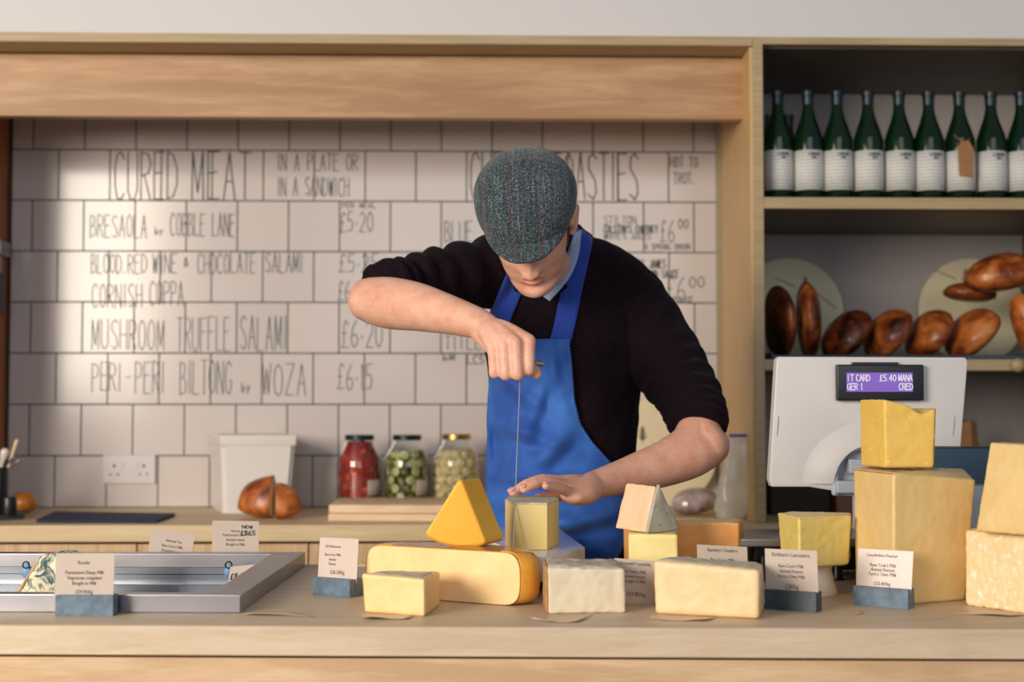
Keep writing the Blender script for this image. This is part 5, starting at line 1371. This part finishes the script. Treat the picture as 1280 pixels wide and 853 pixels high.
# pots and mango, tray at the far left
bm = NB(); q = [onz(x, y, TOP + .001) for x, y in ((-30, 652), (30, 649), (34, 641), (-30, 641))]; bm = poly_solid(q, [p + Vector((0, 0, .012)) for p in q])
tag(put('black_tray', bm, M['slate_dark'], None, bevel=.002), 'low black tray under the utensil pot at far left', 'tray')
zt_ = TOP + .0135
def pot(px, Y, r, h, label):
    c_ = at(px, 600, Y); bm = NB(); lathe(bm, [(0, 0), (r * .9, 0), (r, .006), (r, h - .002), (r - .001, h), (r - .004, h), (r - .004, .006), (0, .006)], (c_.x, Y, zt_), 32)
    return tag(put('black_pot', bm, M['black'], None, smooth='auto'), label, 'pot'), c_.x
_, xq = pot(-2, 3.86, .026, .125, 'tall black pot holding utensils at the far left edge')
pot(12, 3.82, .0195, .048, 'short black pot in front of the mango')
ut = [((8, 592), (21, 552), 'wood_back', .0035, .006, 'pale wooden utensil handle rising from the black pot'), ((1, 588), (6, 566), 'china', .004, .012, 'white spoon standing in the black pot'),
      ((4, 592), (17, 571), 'steel', .002, .004, 'thin steel whisk wire in the black pot'), ((5, 594), (24, 576), 'steel', .002, .004, 'lowest steel utensil leaning right in the pot')]
for i, (p0, p1, mt, r0, r1, lab) in enumerate(ut):
    b_ = at(p0[0], p0[1], 3.86); t2 = at(p1[0], p1[1], 3.85); s0 = Vector((xq + (.004 * i - .006), 3.86, zt_ + .012))
    bm = NB(); tube(bm, [s0, b_ + Vector((-.012, 0, .012)) * (0 if i else 0), t2], [r0, r0, r1], seg=10, n=4); tag(put('utensil', bm, M[mt], None, smooth=True), lab, 'utensil', 'utensils in the black pot')
bm = NB(); c_ = at(24, 621.5, 4.02); bmesh.ops.create_icosphere(bm, subdivisions=4, radius=1)
for v in bm.verts: v.co = Vector((v.co.x * .040, v.co.y * .032, v.co.z * .030)) + Vector((c_.x, 4.05, TOP + .0305))
tag(put('mango', bm, M['mango'], None, smooth=True), 'red and yellow mango behind the short black pot', 'fruit')
# knife hanging on the left side panel
kx = xl + .002
kn_ = thing('hanging_knife', 'black-handled knife hanging on the brown panel at the left edge', 'knife', (kx, 4.19, at(2, 390, 4.19).z))
a, b = at(2, 392, 4.19), at(2, 342, 4.19)
bm = NB(); box(bm, kx + .0005, kx + .018, 4.17, 4.20, a.z, b.z); put('handle', bm, M['black'], kn_, bevel=.004)
a, b = at(2, 342, 4.19), at(2, 300, 4.19)
bm = NB(); box(bm, kx + .0005, kx + .010, 4.172, 4.198, a.z, b.z); put('blade', bm, M['steel'], kn_, bevel=.001)
bm = NB(); box(bm, kx + .0105, kx + .020, 4.15, 4.24, at(4, 320, 4.19).z, at(4, 302, 4.19).z); put('holder_bar', bm, M['steel'], kn_, bevel=.002)
M['wrapped'] = cheese('wrapped_bread_film', rgb(120, 84, 72), rgb(214, 202, 200), sc=16, rough=.15)
# bread bag, plastic bag near the post
loaf(869, 618, 3.98, (.066, .050, .044), (0, -8, 0), 'wrapped', 'film-wrapped brown roll on the back counter beside the clear bag', 41, name='wrapped_bread', rest=TOP + .0006)
bg = NB(); Y_ = 3.80; NRW = 22; rows = []
for j in range(NRW + 1):
    v = j / NRW; y_ = 541 + (646 - 541) * v; xl_ = lerp_lin([(541, 912), (590, 902), (630, 892), (646, 900)], y_); xr_ = lerp_lin([(541, 947), (600, 943), (630, 939), (646, 930)], y_)
    ca, cb = at(xl_, y_, Y_), at(xr_, y_, Y_); cc = (ca + cb) / 2; hw = (cb - ca).length / 2; dp = .004 + .020 * math.sin(min(1, v * 1.1) * math.pi * .55); row = []
    for i in range(33):
        a = 2 * math.pi * i / 32; p = cc + Vector((math.cos(a) * hw, math.sin(a) * dp, 0)); row.append(p + Vector((math.cos(a), math.sin(a), 0)) * .010 * MN.noise(p * 22))
    rows.append(row)
z_ = min(p.z for r in rows for p in r)
for r in rows:
    for p in r: p.z += (TOP + .001 - z_) * ((1.25 - (p.z - z_) / .3) if 0 else 1)
grid(bg, rows); bmesh.ops.remove_doubles(bg, verts=bg.verts, dist=1e-5); bg.faces.new([v for v in bg.verts if abs(v.co.z - (TOP + .001)) < .0004][:32]) if False else None
solidify(bg, .0008)
o = tag(put('plastic_bag', bg, M['bag'], None, smooth=True), 'tall milky plastic bag with blue seal standing against the wooden post', 'bag')
tz = max(p.z for r in rows for p in r); a, b = rows[0][16], rows[0][0]
bm = NB(); box(bm, a.x - .003, b.x + .003, Y_ - .006, Y_ + .006, tz - .004, tz + .004); put('blue_seal', bm, M['blue_seal'], o, bevel=.001)
bm = NB(); rows2 = [[rows[j][i] * 1.0 + (Vector((sum(p.x for p in rows[j][:32]) / 32, Y_, rows[j][0].z)) - rows[j][i]) * .12 for i in range(33)] for j in range(9, NRW + 1)]
for r in rows2[-1:]: 
    for p in r: p.z += .002
bm.free()
# boxes under the bread shelf
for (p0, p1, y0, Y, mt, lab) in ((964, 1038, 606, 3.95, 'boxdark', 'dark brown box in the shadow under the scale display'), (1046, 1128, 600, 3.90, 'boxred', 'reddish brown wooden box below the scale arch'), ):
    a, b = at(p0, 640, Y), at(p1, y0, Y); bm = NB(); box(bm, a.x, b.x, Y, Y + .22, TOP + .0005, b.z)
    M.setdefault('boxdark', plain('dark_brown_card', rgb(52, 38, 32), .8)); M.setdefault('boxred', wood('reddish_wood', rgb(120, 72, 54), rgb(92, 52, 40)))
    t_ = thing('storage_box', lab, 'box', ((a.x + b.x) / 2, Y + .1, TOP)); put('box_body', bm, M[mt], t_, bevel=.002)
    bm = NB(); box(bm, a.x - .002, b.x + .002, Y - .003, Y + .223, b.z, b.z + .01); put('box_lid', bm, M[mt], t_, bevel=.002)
a = at(1199, 640, 3.98); b = at(1225, 526, 3.98)
bm = poly_solid([Vector((a.x, 3.98, TOP + .0005)), Vector((a.x + .035, 3.95, TOP + .0005)), Vector((a.x + .085, 3.98, TOP + .0005)), Vector((a.x + .085, 4.08, TOP + .0005)), Vector((a.x, 4.08, TOP + .0005))],
     [Vector((a.x - .01, 3.98, b.z - .004)), Vector((a.x + .03, 3.965, b.z)), Vector((a.x + .052, 3.985, b.z - .006)), Vector((a.x + .05, 4.04, b.z)), Vector((a.x, 4.04, b.z))])
tess(bm, 5, .004, 22, 5)
tag(put('paper_bag', bm, M['kraft'], None, smooth='auto'), 'crumpled brown paper bag standing right of the scale display', 'bag')
